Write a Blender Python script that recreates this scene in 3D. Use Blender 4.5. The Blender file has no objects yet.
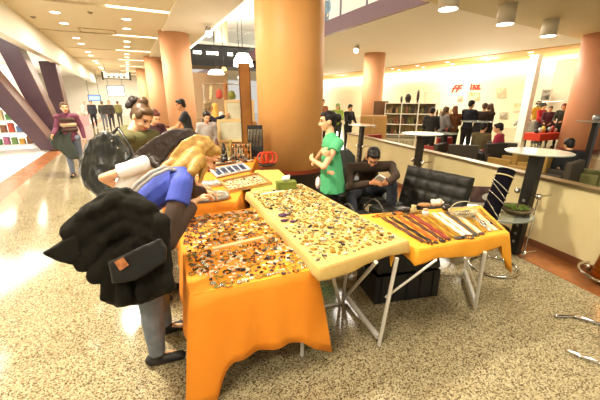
import bpy, bmesh, math, random
from mathutils import Vector, Matrix, noise
random.seed(7)
SC = bpy.context.scene
COL = SC.collection
PI = math.pi
WS = bpy.data.scenes.new('workshop'); WL = WS.view_layers[0]      # a bench where soft bodies are joined, removed at the end
# ------------------------------------------------------------------ survey
# camera 1.75 m up, 86 degrees wide, pitched down: a ray of the lens, met with a height, a plane or a distance, gives a place in the hall
F = 320.0; TH = math.atan(100 / 320.); H = 1.75
c_, s_ = math.cos(TH), math.sin(TH)
ND = Vector((.889, .457, 0)); DD = Vector((-.457, .889, 0))      # across / along the corridor
def ray(x, y):
    u = (x - 300) / F; v = (y - 200) / F
    return Vector((u, c_ - v * s_, -s_ - v * c_))
EYE = Vector((0, 0, H))
def V(x, y, f): return EYE + ray(x, y) * f
def Z(x, y, z=0.0):
    d = ray(x, y); return EYE + d * ((z - H) / d.z)
def Bb(x, y, b):
    d = ray(x, y); return EYE + d * (b / d.dot(ND))
def Aa(x, y, a):
    d = ray(x, y); return EYE + d * (a / d.dot(DD))
def AB(a, b, z=0.0):
    p = DD * a + ND * b; return Vector((p.x, p.y, z))
RZ = math.atan2(-DD.x, DD.y)                                    # corridor yaw

# ------------------------------------------------------------------ materials
def lin(h):
    v = [int(h[i:i + 2], 16) / 255 for i in (0, 2, 4)]
    return tuple((x / 12.92 if x <= .04045 else ((x + .055) / 1.055) ** 2.4) for x in v) + (1,)
MATS = {}
def M(name, hexc='808080', rough=.6, metal=0, emit=0, trans=0, noise_c=None, scale=20, bump=0, bscale=60, spec=.5, alpha=1, coat=0):
    if name in MATS: return MATS[name]
    m = bpy.data.materials.new(name); m.use_nodes = True
    nt = m.node_tree; b = nt.nodes['Principled BSDF']
    b.inputs['Base Color'].default_value = lin(hexc)
    b.inputs['Roughness'].default_value = rough
    b.inputs['Metallic'].default_value = metal
    b.inputs['Specular IOR Level'].default_value = spec
    b.inputs['Transmission Weight'].default_value = trans
    b.inputs['Alpha'].default_value = alpha
    b.inputs['Coat Weight'].default_value = coat
    if emit:
        b.inputs['Emission Color'].default_value = lin(hexc); b.inputs['Emission Strength'].default_value = emit
    tc = nt.nodes.new('ShaderNodeTexCoord')
    if noise_c:
        n = nt.nodes.new('ShaderNodeTexNoise'); n.inputs['Scale'].default_value = scale; n.inputs['Detail'].default_value = 4
        r = nt.nodes.new('ShaderNodeValToRGB')
        r.color_ramp.elements[0].position = .35; r.color_ramp.elements[1].position = .65
        r.color_ramp.elements[0].color = lin(hexc); r.color_ramp.elements[1].color = lin(noise_c)
        nt.links.new(tc.outputs['Object'], n.inputs['Vector']); nt.links.new(n.outputs['Fac'], r.inputs['Fac'])
        nt.links.new(r.outputs['Color'], b.inputs['Base Color'])
    if bump:
        n2 = nt.nodes.new('ShaderNodeTexNoise'); n2.inputs['Scale'].default_value = bscale; n2.inputs['Detail'].default_value = 3
        bp = nt.nodes.new('ShaderNodeBump'); bp.inputs['Strength'].default_value = bump; bp.inputs['Distance'].default_value = .02
        nt.links.new(tc.outputs['Object'], n2.inputs['Vector']); nt.links.new(n2.outputs['Fac'], bp.inputs['Height'])
        nt.links.new(bp.outputs['Normal'], b.inputs['Normal'])
    MATS[name] = m
    return m

def floor_mat():
    m = bpy.data.materials.new('granite'); m.use_nodes = True
    nt = m.node_tree; b = nt.nodes['Principled BSDF']; L = nt.links.new
    tc = nt.nodes.new('ShaderNodeTexCoord')
    mp = nt.nodes.new('ShaderNodeMapping'); mp.inputs['Rotation'].default_value = (0, 0, -RZ)
    L(tc.outputs['Object'], mp.inputs['Vector'])
    vo = nt.nodes.new('ShaderNodeTexVoronoi'); vo.inputs['Scale'].default_value = 135; L(mp.outputs['Vector'], vo.inputs['Vector'])
    r = nt.nodes.new('ShaderNodeValToRGB'); e = r.color_ramp.elements
    e[0].position = 0; e[0].color = lin('42371f'); e[1].position = 1; e[1].color = lin('c4b896')
    for p, h in ((.2, '6c5d44'), (.42, '9d8e6a'), (.7, 'b0a47e')):
        k = e.new(p); k.color = lin(h)
    sx = nt.nodes.new('ShaderNodeSeparateColor'); L(vo.outputs['Color'], sx.inputs['Color']); L(sx.outputs['Red'], r.inputs['Fac'])
    n1 = nt.nodes.new('ShaderNodeTexNoise'); n1.inputs['Scale'].default_value = 1.1; L(mp.outputs['Vector'], n1.inputs['Vector'])
    # slabs, each a little lighter or darker than the next
    br = nt.nodes.new('ShaderNodeTexBrick'); br.inputs['Scale'].default_value = 1; br.inputs['Brick Width'].default_value = 1.2
    br.inputs['Row Height'].default_value = .6; br.inputs['Mortar Size'].default_value = .002
    br.inputs['Color1'].default_value = (1, 1, 1, 1); br.inputs['Color2'].default_value = (.84, .83, .8, 1); br.inputs['Mortar'].default_value = (.62, .58, .5, 1)
    L(mp.outputs['Vector'], br.inputs['Vector'])
    mx = nt.nodes.new('ShaderNodeMix'); mx.data_type = 'RGBA'; mx.blend_type = 'MULTIPLY'; mx.inputs['Factor'].default_value = 1
    L(r.outputs['Color'], mx.inputs['A']); L(br.outputs['Color'], mx.inputs['B'])
    L(mx.outputs['Result'], b.inputs['Base Color'])
    b.inputs['Roughness'].default_value = .1; b.inputs['Specular IOR Level'].default_value = .5
    return m

# ------------------------------------------------------------------ objects
def tag(o, label, cat, group=None, kind=None):
    if label: o['label'] = label
    if cat: o['category'] = cat
    if group: o['group'] = group
    if kind: o['kind'] = kind
    return o
def thing(name, label, cat, loc=(0, 0, 0), rz=0, group=None):
    o = bpy.data.objects.new(name, None); COL.objects.link(o)
    o.location = loc; o.rotation_euler = (0, 0, rz); o.empty_display_size = .1
    return tag(o, label, cat, group)
def wmat(o):
    m = Matrix.Translation(o.location) @ Matrix.Rotation(o.rotation_euler.z, 4, 'Z')
    return wmat(o.parent) @ m if o.parent else m
def link(name, me, parent=None, world=True):
    o = bpy.data.objects.new(name, me); COL.objects.link(o)
    if parent is not None:
        if world: me.transform(wmat(parent).inverted())
        o.parent = parent
    return o
def recentre(o):
    """a top-level single mesh gets its origin at the middle of its base"""
    vs = [v.co for v in o.data.vertices]
    c = Vector((sum(v.x for v in vs) / len(vs), sum(v.y for v in vs) / len(vs), min(v.z for v in vs)))
    o.data.transform(Matrix.Translation(-c)); o.location = c
    return o
JUNK = []; BENCH = {}
class MB:
    def __init__(s): s.bm = bmesh.new()
    def box(s, c, size, rz=0, rx=0, ry=0, bev=0):
        m = Matrix.Translation(c) @ Matrix.Rotation(rz, 4, 'Z') @ Matrix.Rotation(ry, 4, 'Y') @ Matrix.Rotation(rx, 4, 'X') @ Matrix.Diagonal((size[0], size[1], size[2], 1))
        r = bmesh.ops.create_cube(s.bm, size=1, matrix=m)
        if bev:
            es = list({e for v in r['verts'] for e in v.link_edges})
            bmesh.ops.bevel(s.bm, geom=es, offset=bev, segments=2, affect='EDGES', profile=.5)
        return s
    def cap(s, p0, p1, r0, r1=None, side=None, flat=1., e0=1, e1=1, seg=12):
        r1 = r0 if r1 is None else r1
        p0 = Vector(p0); p1 = Vector(p1); ax = p1 - p0
        if ax.length < 1e-6: ax = Vector((0, 0, 1e-4))
        a = ax.normalized()
        u = Vector(side) if side is not None else (Vector((1, 0, 0)) if abs(a.x) < .8 else Vector((0, 1, 0)))
        u = (u - a * u.dot(a)).normalized(); v = a.cross(u)
        rings = []
        if e0:
            for k in (75, 45, 20): t = math.radians(k); rings.append((p0 - a * r0 * math.sin(t) * min(1, flat + .2), r0 * math.cos(t)))
        rings += [(p0, r0), (p0.lerp(p1, .5), (r0 + r1) / 2), (p1, r1)]
        if e1:
            for k in (20, 45, 75): t = math.radians(k); rings.append((p1 + a * r1 * math.sin(t) * min(1, flat + .2), r1 * math.cos(t)))
        vs = [[s.bm.verts.new(c + u * (r * math.cos(2 * PI * i / seg)) + v * (r * flat * math.sin(2 * PI * i / seg))) for i in range(seg)] for c, r in rings]
        for q in range(len(vs) - 1):
            for i in range(seg):
                j = (i + 1) % seg
                s.bm.faces.new((vs[q][i], vs[q][j], vs[q + 1][j], vs[q + 1][i]))
        s.bm.faces.new(vs[0][::-1]); s.bm.faces.new(vs[-1])
        return s
    def cyl(s, p0, p1, r0, r1=None, seg=20): return s.cap(p0, p1, r0, r1, e0=0, e1=0, seg=seg)
    def path(s, pts, r, seg=8):
        for a, b in zip(pts, pts[1:]): s.cap(a, b, r, r, seg=seg)
        return s
    def ell(s, c, r, rot=None, sub=2):
        r = (r, r, r) if isinstance(r, (int, float)) else r
        m = Matrix.Translation(c) @ (rot.to_4x4() if rot is not None else Matrix()) @ Matrix.Diagonal((r[0], r[1], r[2], 1))
        bmesh.ops.create_icosphere(s.bm, subdivisions=sub, radius=1, matrix=m); return s
    def torus(s, c, R, r, rot=None, n=24, k=8, sq=1.):
        m = Matrix.Translation(c) @ (rot.to_4x4() if rot is not None else Matrix())
        vs = [[s.bm.verts.new(m @ Vector(((R + r * math.cos(2 * PI * j / k)) * math.cos(2 * PI * i / n), (R + r * math.cos(2 * PI * j / k)) * math.sin(2 * PI * i / n) * sq, r * math.sin(2 * PI * j / k)))) for j in range(k)] for i in range(n)]
        for i in range(n):
            for j in range(k):
                s.bm.faces.new((vs[i][j], vs[(i + 1) % n][j], vs[(i + 1) % n][(j + 1) % k], vs[i][(j + 1) % k]))
        return s
    def lathe(s, prof, c=(0, 0, 0), seg=32):
        c = Vector(c)
        vs = [[s.bm.verts.new(c + Vector((r * math.cos(2 * PI * i / seg), r * math.sin(2 * PI * i / seg), z))) for i in range(seg)] for r, z in prof]
        for q in range(len(vs) - 1):
            for i in range(seg):
                j = (i + 1) % seg
                s.bm.faces.new((vs[q][i], vs[q][j], vs[q + 1][j], vs[q + 1][i]))
        s.bm.faces.new(vs[0][::-1]); s.bm.faces.new(vs[-1])
        return s
    def prism(s, lo, hi):
        """two matching rings of points -> closed solid"""
        a = [s.bm.verts.new(p) for p in lo]; b = [s.bm.verts.new(p) for p in hi]; n = len(a)
        fs = [s.bm.faces.new(a[::-1]), s.bm.faces.new(b)]
        for i in range(n):
            j = (i + 1) % n; fs.append(s.bm.faces.new((a[i], a[j], b[j], b[i])))
        return s
    def slab(s, pts, z0, z1): return s.prism([(p[0], p[1], z0) for p in pts], [(p[0], p[1], z1) for p in pts])
    def mesh(s, name, mat, smooth=False):
        me = bpy.data.meshes.new(name); bmesh.ops.recalc_face_normals(s.bm, faces=s.bm.faces)
        s.bm.to_mesh(me); s.bm.free()
        if mat: me.materials.append(mat)
        if smooth:
            for p in me.polygons: p.use_smooth = True
        return me
    def build(s, name, mat, parent=None, smooth=False, world=True): return link(name, s.mesh(name, mat, smooth), parent, world)
    def remesh(s, name, mat, parent=None, vox=.012, it=2, folds=0, fscale=9, fdir=None, fac=.5, world=True):
        """union of the overlapping solids as one continuous skin"""
        me = s.mesh('tmp', None); JUNK.append(me)
        o = BENCH.get('o')
        if o is None:
            o = BENCH['o'] = bpy.data.objects.new('bench', me); WS.collection.objects.link(o)
            o.modifiers.new('r', 'REMESH').mode = 'VOXEL'; o.modifiers.new('s', 'SMOOTH')
        o.data = me; o.modifiers['r'].voxel_size = vox; o.modifiers['s'].iterations = it; o.modifiers['s'].factor = fac
        WL.update(); dg = WL.depsgraph
        nm = bpy.data.meshes.new_from_object(o.evaluated_get(dg))
        nm.name = name; nm.materials.clear(); nm.materials.append(mat)
        if folds:
            d = Vector(fdir) if fdir else Vector((1, 1, .35))
            n = len(nm.vertices); cs = [0.] * (3 * n); ns = [0.] * (3 * n)
            nm.vertices.foreach_get('co', cs); nm.vertex_normals.foreach_get('vector', ns)
            for i in range(0, 3 * n, 3):
                q = Vector((cs[i] * d.x, cs[i + 1] * d.y, cs[i + 2] * d.z)) * fscale
                k = folds * (noise.noise(q) + .5 * noise.noise(q * 2.3))
                cs[i] += ns[i] * k; cs[i + 1] += ns[i + 1] * k; cs[i + 2] += ns[i + 2] * k
            nm.vertices.foreach_set('co', cs)
        nm.polygons.foreach_set('use_smooth', [True] * len(nm.polygons)); nm.update()
        return link(name, nm, parent, world)
def struct(name, mb, mat, smooth=False, parent=None):
    o = mb.build(name, mat, parent, smooth)
    if parent is None: o['kind'] = 'structure'
    return o
def one(name, label, cat, mb, mat, group=None, smooth=False):
    o = mb.build(name, mat, None, smooth); recentre(o); return tag(o, label, cat, group)
def copy_tree(o, parent=None):
    c = o.copy(); COL.objects.link(c)
    if parent is not None: c.parent = parent
    for ch in list(o.children): copy_tree(ch, c)
    return c
def puff(pts, f0, f1, name, mat, parent=None, vox=.012, it=6, folds=.006, fscale=9, fdir=None, extra=None):
    """soft body with a real depth between two distances"""
    b = MB(); b.prism([V(x, y, f0) for x, y in pts], [V(x, y, f1) for x, y in pts])
    if extra: extra(b)
    return b.remesh(name, mat, parent, vox, it, folds, fscale, fdir)

# ------------------------------------------------------------------ people
SKIN = M('skin', 'e0a678', .55, noise_c='e8b48a', scale=14)
SKIN2 = M('skin_tan', 'c88a5c', .55)
LIP = M('lip', 'b8605a', .5); DARKEYE = M('eye_dark', '1c130e', .25)
def frame(fd, ud):
    fd = Vector(fd).normalized(); ud = Vector(ud); r = fd.cross(ud).normalized(); u = r.cross(fd)
    return Matrix(((r.x, fd.x, u.x), (r.y, fd.y, u.y), (r.z, fd.z, u.z)))
def head_prims(b, c, R, k=1.):
    P = lambda x, y, z: c + R @ (Vector((x, y, z)) * k)
    E = lambda p, r, : b.ell(P(*p), tuple(v * k for v in r), R, 3)
    E((0, -.012, .03), (.074, .094, .088)); E((0, .022, -.03), (.06, .068, .082)); E((0, .052, -.09), (.027, .028, .024))
    E((0, .03, -.07), (.048, .052, .045))
    b.cap(P(0, .082, .02), P(0, .108, -.03), .009 * k, .014 * k)
    E((.014, .096, -.034), (.01, .011, .009)); E((-.014, .096, -.034), (.01, .011, .009))
    E((0, .082, .034), (.05, .012, .012)); E((.036, .062, -.028), (.02, .022, .022)); E((-.036, .062, -.028), (.02, .022, .022))
    E((.077, -.008, -.006), (.012, .024, .034)); E((-.077, -.008, -.006), (.012, .024, .034))
def hand_prims(b, w, d, n, side, curl=.6, k=1.):
    """palm, four unequal bent fingers, thumb from the side. d towards fingers, n out of the back of the hand, side towards the thumb"""
    d = Vector(d).normalized(); n = Vector(n); n = (n - d * n.dot(d)).normalized(); t = Vector(side); t = (t - d * t.dot(d) - n * t.dot(n))
    t = t.normalized() if t.length > 1e-3 else d.cross(n)
    b.cap(w, w + d * .07 * k, .03 * k, .038 * k, side=t, flat=.42)
    for i, L in enumerate((.07, .079, .073, .056)):
        r = w + d * .078 * k + t * (.029 - .0195 * i) * k
        a1 = curl * .7; a2 = curl * 1.6
        m = r + (d * math.cos(a1) - n * math.sin(a1)) * L * .5 * k
        e = m + (d * math.cos(a2) - n * math.sin(a2)) * L * .5 * k
        b.cap(w + d * .05 * k + t * (.029 - .0195 * i) * k, r, .0095 * k, .0092 * k, seg=8); b.cap(r, m, .0092 * k, .0085 * k, seg=8); b.cap(m, e, .0085 * k, .007 * k, seg=8)
    a = w + d * .018 * k + t * .026 * k; m = a + (d * .7 + t * .6 - n * .25).normalized() * .042 * k; e = m + (d * .9 + t * .1 - n * .4).normalized() * .032 * k
    b.cap(a, m, .013 * k, .011 * k, seg=8); b.cap(m, e, .011 * k, .0085 * k, seg=8)
def stand_joints(loc, fdir, h=1.7, lean=0, arms=None, stride=0, sit=0):
    """joints in the world for a figure at loc facing fdir; arms: {'L':(elbow,wrist)} in own frame (x right, y front, z up from ground at 1.7 m)"""
    k = h / 1.7; fx = Vector((fdir[0], fdir[1], 0)).normalized(); rx = fx.cross(Vector((0, 0, 1)))
    base = Vector(loc)
    def W(p, up=True):
        p = Vector(p)
        if up and lean:
            q = p - Vector((0, 0, .95)); cs, sn = math.cos(lean), math.sin(lean)
            p = Vector((p.x, q.y * cs + q.z * sn, .95 + q.z * cs - q.y * sn))
        return base + (rx * p.x + fx * p.y + Vector((0, 0, 1)) * p.z) * k
    dz = -.48 if sit else 0
    J = {}
    U = dict(pelvis=(0, 0, .95), waist=(0, .0, 1.08), chest=(0, 0, 1.27), neck=(0, -.01, 1.43), head=(0, .03, 1.58), shL=(-.17, -.01, 1.38), shR=(.17, -.01, 1.38))
    for n, p in U.items(): J[n] = W(p) + Vector((0, 0, dz * k))
    ar = {'L': ((-.22, -.02, 1.1), (-.2, .1, .87)), 'R': ((.22, -.02, 1.1), (.2, .1, .87))}
    if arms: ar.update(arms)
    for sd in 'LR':
        J['el' + sd] = W(ar[sd][0]) + Vector((0, 0, dz * k)); J['wr' + sd] = W(ar[sd][1]) + Vector((0, 0, dz * k))
    for sd, g in (('L', -1), ('R', 1)):
        if sit:
            J['hip' + sd] = W((g * .09, 0, .45), 0); J['kn' + sd] = W((g * .12, .42, .48), 0); J['an' + sd] = W((g * .12, .42, .08), 0)
        else:
            st = g * stride
            J['hip' + sd] = W((g * .09, 0, .9), 0); J['kn' + sd] = W((g * .095, .01 + st * .6, .49), 0); J['an' + sd] = W((g * .09, -.03 + st, .08 + (.05 if st < 0 else 0)), 0)
    J['_f'] = fx; J['_k'] = k
    return J
def figure(label, J, fd, ud=(0, 0, 1), top=None, sleeve='long', bottom=None, shoes=None, hair=None, hairstyle='short', skin=None, vox=.012, face=True,
           hem=.86, cat='person', group=None, root=None, pants=1, bulk=1., hands=None, legs='long'):
    """one continuous body; clothing and hair as children"""
    skin = skin or SKIN; k = J.get('_k', 1.); fx = J['_f']; hk = k * 1.0
    an = (J['anL'] + J['anR']) / 2
    t = root or thing('person', label, cat, (an.x, an.y, 0), 0, group)
    sidev = (J['shR'] - J['shL']).normalized()
    R = frame(fd, ud); hc = J['head']
    b = MB()
    head_prims(b, hc, R, hk)
    b.cap(J['neck'] - (hc - J['neck']) * .2, hc + R @ Vector((0, -.02, -.05)), .05 * k, .048 * k)
    b.cap(J['pelvis'], J['waist'], .13 * k, .115 * k, side=sidev, flat=.72); b.cap(J['waist'], J['chest'], .115 * k, .135 * k, side=sidev, flat=.7)
    b.cap(J['shL'], J['shR'], .055 * k, .055 * k); b.cap(J['chest'], J['neck'], .11 * k, .055 * k, side=sidev, flat=.75)
    for sd in 'LR':
        b.cap(J['sh' + sd], J['el' + sd], .046 * k, .036 * k); b.cap(J['el' + sd], J['wr' + sd], .037 * k, .025 * k)
        d = (J['wr' + sd] - J['el' + sd]).normalized()
        if hands and sd in hands: hd, hn, hs, cu = hands[sd]
        else: hd, hn, hs, cu = d, sidev * (1 if sd == 'R' else -1), fx, .6
        hand_prims(b, J['wr' + sd], hd, hn, hs, cu, k)
        b.cap(J['pelvis'], J['hip' + sd], .1 * k, .09 * k)
        b.cap(J['hip' + sd], J['kn' + sd], .08 * k, .054 * k); b.cap(J['kn' + sd], J['an' + sd], .054 * k, .034 * k)
        b.cap(J['an' + sd] - Vector((0, 0, .03)), J['an' + sd] + fx * .12 * k - Vector((0, 0, .04)), .03 * k, .026 * k)
    body = b.remesh('body', skin, t, vox, 2 if vox < .015 else 1)
    # top
    if top:
        b = MB(); g = (.016 if vox < .015 else .02) * bulk
        b.cap(J['pelvis'].lerp(J['waist'], (hem - .95) / .13), J['waist'], .145 * k * bulk + .005, .128 * k * bulk, side=sidev, flat=.76, e0=0)
        b.cap(J['waist'], J['chest'], .128 * k * bulk, .15 * k * bulk, side=sidev, flat=.74); b.cap(J['shL'], J['shR'], .07 * k * bulk, .07 * k * bulk)
        b.cap(J['chest'], J['neck'] - (J['neck'] - J['chest']) * .15, .12 * k * bulk, .075 * k, side=sidev, flat=.8, e1=0)
        for sd in 'LR':
            s0, e0, w0 = J['sh' + sd], J['el' + sd], J['wr' + sd]
            if sleeve == 'long':
                b.cap(s0, e0, .058 * k * bulk, .05 * k * bulk); b.cap(e0, e0.lerp(w0, .95), .05 * k * bulk, .037 * k * bulk, e1=0)
            elif sleeve == 'short': b.cap(s0, s0.lerp(e0, .62), .068 * k, .069 * k, e1=0)
            elif sleeve == 'cap': b.cap(s0, s0.lerp(e0, .33), .07 * k, .07 * k, e1=0)
        if hem < .8: b.cap(J['pelvis'].lerp(J['waist'], (hem - .95) / .13), J['waist'], .215 * k, .155 * k, side=sidev, flat=.8, e0=0)
        b.remesh('shirt', top, t, vox, 2, .006 if vox < .015 else .004, 11)
    if bottom:
        b = MB()
        tk = .7 if hem < .8 else 1
        b.cap(J['hipL'], J['hipR'], .105 * k * tk, .105 * k * tk); b.cap((J['hipL'] + J['hipR']) / 2, J['pelvis'].lerp(J['waist'], .35 * (tk == 1)), .13 * k * tk, .13 * k * tk, side=sidev, flat=.76, e1=0)
        for sd in 'LR':
            b.cap(J['hip' + sd], J['kn' + sd], .094 * k * pants * (.85 if tk < 1 else 1), .068 * k * pants); b.cap(J['kn' + sd], J['kn' + sd].lerp(J['an' + sd], .97 if legs == 'long' else .2), .068 * k * pants, .05 * k * pants, e1=0)
        b.remesh('trousers', bottom, t, vox, 2, .005, 12)
    if shoes:
        for sd in 'LR':
            a = J['an' + sd]; fdv = (fx + sidev * (.12 if sd == 'R' else -.12)).normalized(); b = MB()
            z0 = a.z - .08 * k
            g0 = Vector((a.x, a.y, z0 + .036 * k))
            b.cap(g0 - fdv * .045 * k, g0 + fdv * .155 * k + Vector((0, 0, -.004)), .042 * k, .036 * k, side=fdv.cross(Vector((0, 0, 1))), flat=.95)
            b.cap(Vector((a.x, a.y, z0 + .04 * k)), a + Vector((0, 0, .02)), .042 * k, .043 * k, e1=0)
            o = b.remesh('shoe', shoes, t, min(vox, .012), 2)
    if hair:
        P = lambda x, y, z: hc + R @ (Vector((x, y, z)) * hk)
        b = MB()
        E = lambda p, r: b.ell(P(*p), tuple(v * hk for v in r), R, 3)
        E((0, -.03, .05), (.084, .098, .084)); E((0, .035, .092), (.066, .046, .032)); E((0, -.07, -.01), (.07, .05, .07))
        if hairstyle == 'short':
            E((.062, -.01, .03), (.024, .05, .045)); E((-.062, -.01, .03), (.024, .05, .045))
        if hairstyle == 'bun':
            E((0, -.06, .14), (.045, .045, .042)); E((0, -.09, .115), (.035, .035, .03)); E((.055, .005, .04), (.03, .05, .05)); E((-.055, .005, .04), (.03, .05, .05))
        if hairstyle == 'knot':
            E((0, -.135, .03), (.052, .05, .055)); E((.055, -.01, .04), (.03, .055, .05)); E((-.055, -.01, .04), (.03, .055, .05))
        if hairstyle == 'long':
            E((.064, .0, .0), (.024, .05, .08)); E((-.064, .0, .0), (.024, .05, .08)); E((0, -.08, -.1), (.085, .045, .12))
        b.remesh('hair', hair, t, min(vox, .014), 2, .004, 40, (1, 1, .4))
    if face:
        P = lambda x, y, z: hc + R @ (Vector((x, y, z)) * hk)
        for g in (-1, 1):
            e = MB(); e.ell(P(g * .03, .08, .012), (.013 * hk, .009 * hk, .008 * hk), R, 2); e.build('eye', DARKEYE, t, True)
            e = MB(); e.cap(P(g * .015, .093, .034), P(g * .046, .08, .037), .004 * hk, .003 * hk, seg=6); e.build('eyebrow', hair or DARKEYE, t, True)
        e = MB(); e.ell(P(0, .087, -.066), (.023 * hk, .009 * hk, .009 * hk), R, 2); e.build('mouth', LIP, t, True)
    return t
# ================================================================== SETTING
cream = M('paint_cream', 'efe2c4', .7); white = M('paint_white', 'f8f4ea', .6); beige = M('ceiling_beige', 'ecdcb8', .75)
orange_paint = M('column_orange', 'eaae68', .5, noise_c='e7aa62', scale=3)
pale_orange = M('column_pale', 'e8ac80', .55)
redwood = M('strip_redwood', '94592f', .25, noise_c='a3683c', scale=5)
lampw = M('lamp_white', 'fff2d8', .5, emit=9); lampc = M('lamp_cool', 'fffaf0', .5, emit=7); lampstrip = M('lamp_strip', 'fff4dc', .5, emit=3.2)
black = M('black_metal', '15130f', .4); chrome = M('chrome', 'd8d4cc', .12, 1); alu = M('aluminium', 'e2ded2', .35, .25)
glass = M('glass', 'e8f2ec', .08, alpha=.12)
frost = M('tabletop_glass', 'cdd3c2', .1, trans=.35)

def quad_ab(a0, a1, b0, b1): return [AB(a0, b0), AB(a0, b1), AB(a1, b1), AB(a1, b0)]
fl = MB(); fl.slab([(-32, -8), (32, -8), (32, 46), (-32, 46)], -.2, 0); struct('floor', fl, floor_mat())
# strips of red-brown stone let into the floor
t = MB(); t.slab(quad_ab(0, 40, -2.76, -2.3), 0, .004); struct('trim_1', t, redwood)
PA, PB = Vector((3.35, 2.14, 0)), Vector((1.5, 8.55, 0)); pd = (PB - PA).normalized(); pn = Vector((pd.y, -pd.x, 0))   # parapet line, pn points to the cafe
t = MB(); t.slab([PA - pn * .42 - pd * 1.2, PA - pd * 1.2, PB + pd * 1, PB - pn * .42 + pd * 1], 0, .005); struct('trim_2', t, redwood)
t = MB(); t.slab(quad_ab(-2, 40, -8, -2.76), 0, .006); struct('trim_3', t, M('shop_floor_white', 'f4f0ea', .08))
cafe_a = PA + pn * .12 - pd * 2; cafe_b = PB + pn * .12
t = MB(); t.slab([cafe_a, cafe_a + pn * 7.5, cafe_b + pn * 7.5, cafe_b], 0, .006); struct('trim_4', t, M('cafe_floor', '7d6440', .25, noise_c='8d7450', scale=2))
# low wall beside the cafe
w = MB(); A_, B_ = PA - pd * 1.5, PB + pd * .6
w.slab([A_, A_ + pn * .1, B_ + pn * .1, B_], 0, .84)
wr = struct('wall_right', w, M('parapet_cream', 'e6d6a2', .22, noise_c='e0d09a', scale=4))
r = MB(); r.slab([A_ - pn * .03, A_ + pn * .13, B_ + pn * .13, B_ - pn * .03], .84, .875); r.build('cap_rail', M('rail_bronze', '8d7a56', .3, .5), wr)
r = MB(); r.slab([A_ - pn * .012, A_, B_, B_ - pn * .012], 0, .09); r.build('kick_board', M('kick', '7a4a2c', .4), wr)
# corridor ceiling: panels between cross grooves, slab above
CZ = 4.3
g0 = 2.25; gs = 4.73
ce = MB()
for k in range(-1, 9):
    a = g0 + gs * k
    ce.slab(quad_ab(a + .16, a + gs - .16, -2.65, 1.5), CZ, CZ + .3)
ce.slab(quad_ab(-5, 44, -2.65, 1.5), CZ + .3, CZ + .4)
struct('ceiling', ce, beige)
bk = MB(); bk.slab(quad_ab(-5, 44, 1.5, 3.1), CZ - .06, CZ + .45); struct('ceiling_bulkhead', bk, M('bulkhead', 'f4e8d0', .7))
# white light line along the edge of the opening
t = MB(); t.slab(quad_ab(5, 44, 3.1, 3.2), CZ - .07, CZ + .5); struct('trim_5', t, lampstrip)
# tall opening: near slab with soffit, far ceiling over the shops
sl = MB(); sl.slab([AB(5.55, 3.1), AB(6.62, 15), AB(7.2, 24), AB(-6, 24), AB(-6, 3.1)], 3.8, 4.25); struct('ceiling_near', sl, M('soffit_ochre', 'f0e2ba', .7))
cr = MB(); cr.slab([AB(4.6, 7.3), AB(44, 7.3), AB(44, 18.6), AB(5.6, 18.6)], 4.2, 4.26); struct('ceiling_far', cr, M('ceiling_pale', 'f8f0e6', .75))
cr = MB(); cr.slab([AB(5.6, 18.6), AB(44, 18.6), AB(44, 22), AB(5.8, 22)], 4.17, 4.26); struct('ceiling_shops', cr, M('ceiling_warm', 'e9b868', .7))
fa = MB(); fa.slab(quad_ab(4.8, 44, 7.22, 7.34), 4.16, 4.66); struct('trim_6', fa, M('fascia_mauve', '8d7078', .4))
gl = MB(); gl.slab(quad_ab(4.8, 24, 7.27, 7.285), 4.66, 5.7); struct('window_1', gl, glass)
for i, a in enumerate((7.9, 9.4, 10.9, 12.4, 13.9, 15.4)):
    p = AB(a, 7.24); q = MB(); q.box((p.x, p.y, 5.18), (.05, .05, 1.06), RZ)
    one('balustrade_post', 'grey metal post of the glass balustrade on the upper floor', 'post', q, M('post_grey', '8a8a90', .4, .5), 'posts of the upper balustrade')
uw = MB(); uw.slab(quad_ab(3, 44, 14, 14.2), 4.3, 8.6); struct('wall_upper', uw, white)
uf = MB(); uf.slab(quad_ab(3, 44, 7.3, 14), 8.4, 8.6); struct('ceiling_upper', uf, white)
# shop front on the left of the corridor
fas = MB(); fas.slab(quad_ab(-3, 44, -2.95, -2.65), 3.42, 4.7); struct('wall_fascia', fas, M('fascia_white', 'fbf4e2', .6))
wl = MB(); wl.slab(quad_ab(-3, 44, -7.4, -7.2), 0, 4.5); struct('wall_left', wl, white)
sc = MB(); sc.slab(quad_ab(-3, 44, -7.2, -2.95), 4.2, 4.4); struct('ceiling_shop', sc, white)
# far end of the corridor
wb = MB(); wb.slab(quad_ab(43, 43.3, -8, 4), 0, 4.6); struct('wall_back', wb, M('wall_end', 'f8f2e6', .7))
wb = MB(); wb.slab(quad_ab(33, 33.2, 3.6, 9), 0, 4.2); struct('wall_hall', wb, M('wall_rose', 'd9b690', .7))
# shops on the right
ws = MB(); ws.slab(quad_ab(2, 44, 22, 22.3), 0, 4.3); struct('wall_shops', ws, M('wall_shop_cream', 'f8eecf', .6))
bd = MB(); bd.slab(quad_ab(5.8, 44, 21.7, 22), 3.3, 4.0); struct('trim_7', bd, M('light_band', 'fff3da', .5, emit=3.0))
# bridge across the opening
br = MB(); br.slab(quad_ab(21.5, 24, 3.2, 9.5), 3.75, 4.95); bo = struct('wall_bridge', br, M('bridge_dark', '23211f', .35))
br = MB(); br.slab(quad_ab(21.3, 21.5, 3.2, 9.5), 4.95, 5.1); br.build('bridge_edge', white, bo)
br = MB(); br.slab(quad_ab(21.45, 21.47, 3.2, 9.5), 5.1, 5.9); br.build('bridge_glass', glass, bo)
for b, wd in ((4.1, .45), (5.0, .7), (6.1, .3)):
    q = MB(); p = AB(21.42, b); q.box((p.x, p.y, 4.48), (wd, .05, .16), RZ); one('bridge_light', 'small white light panel on the dark side of the bridge', 'lamp', q, lampw, 'light panels on the bridge')

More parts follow.
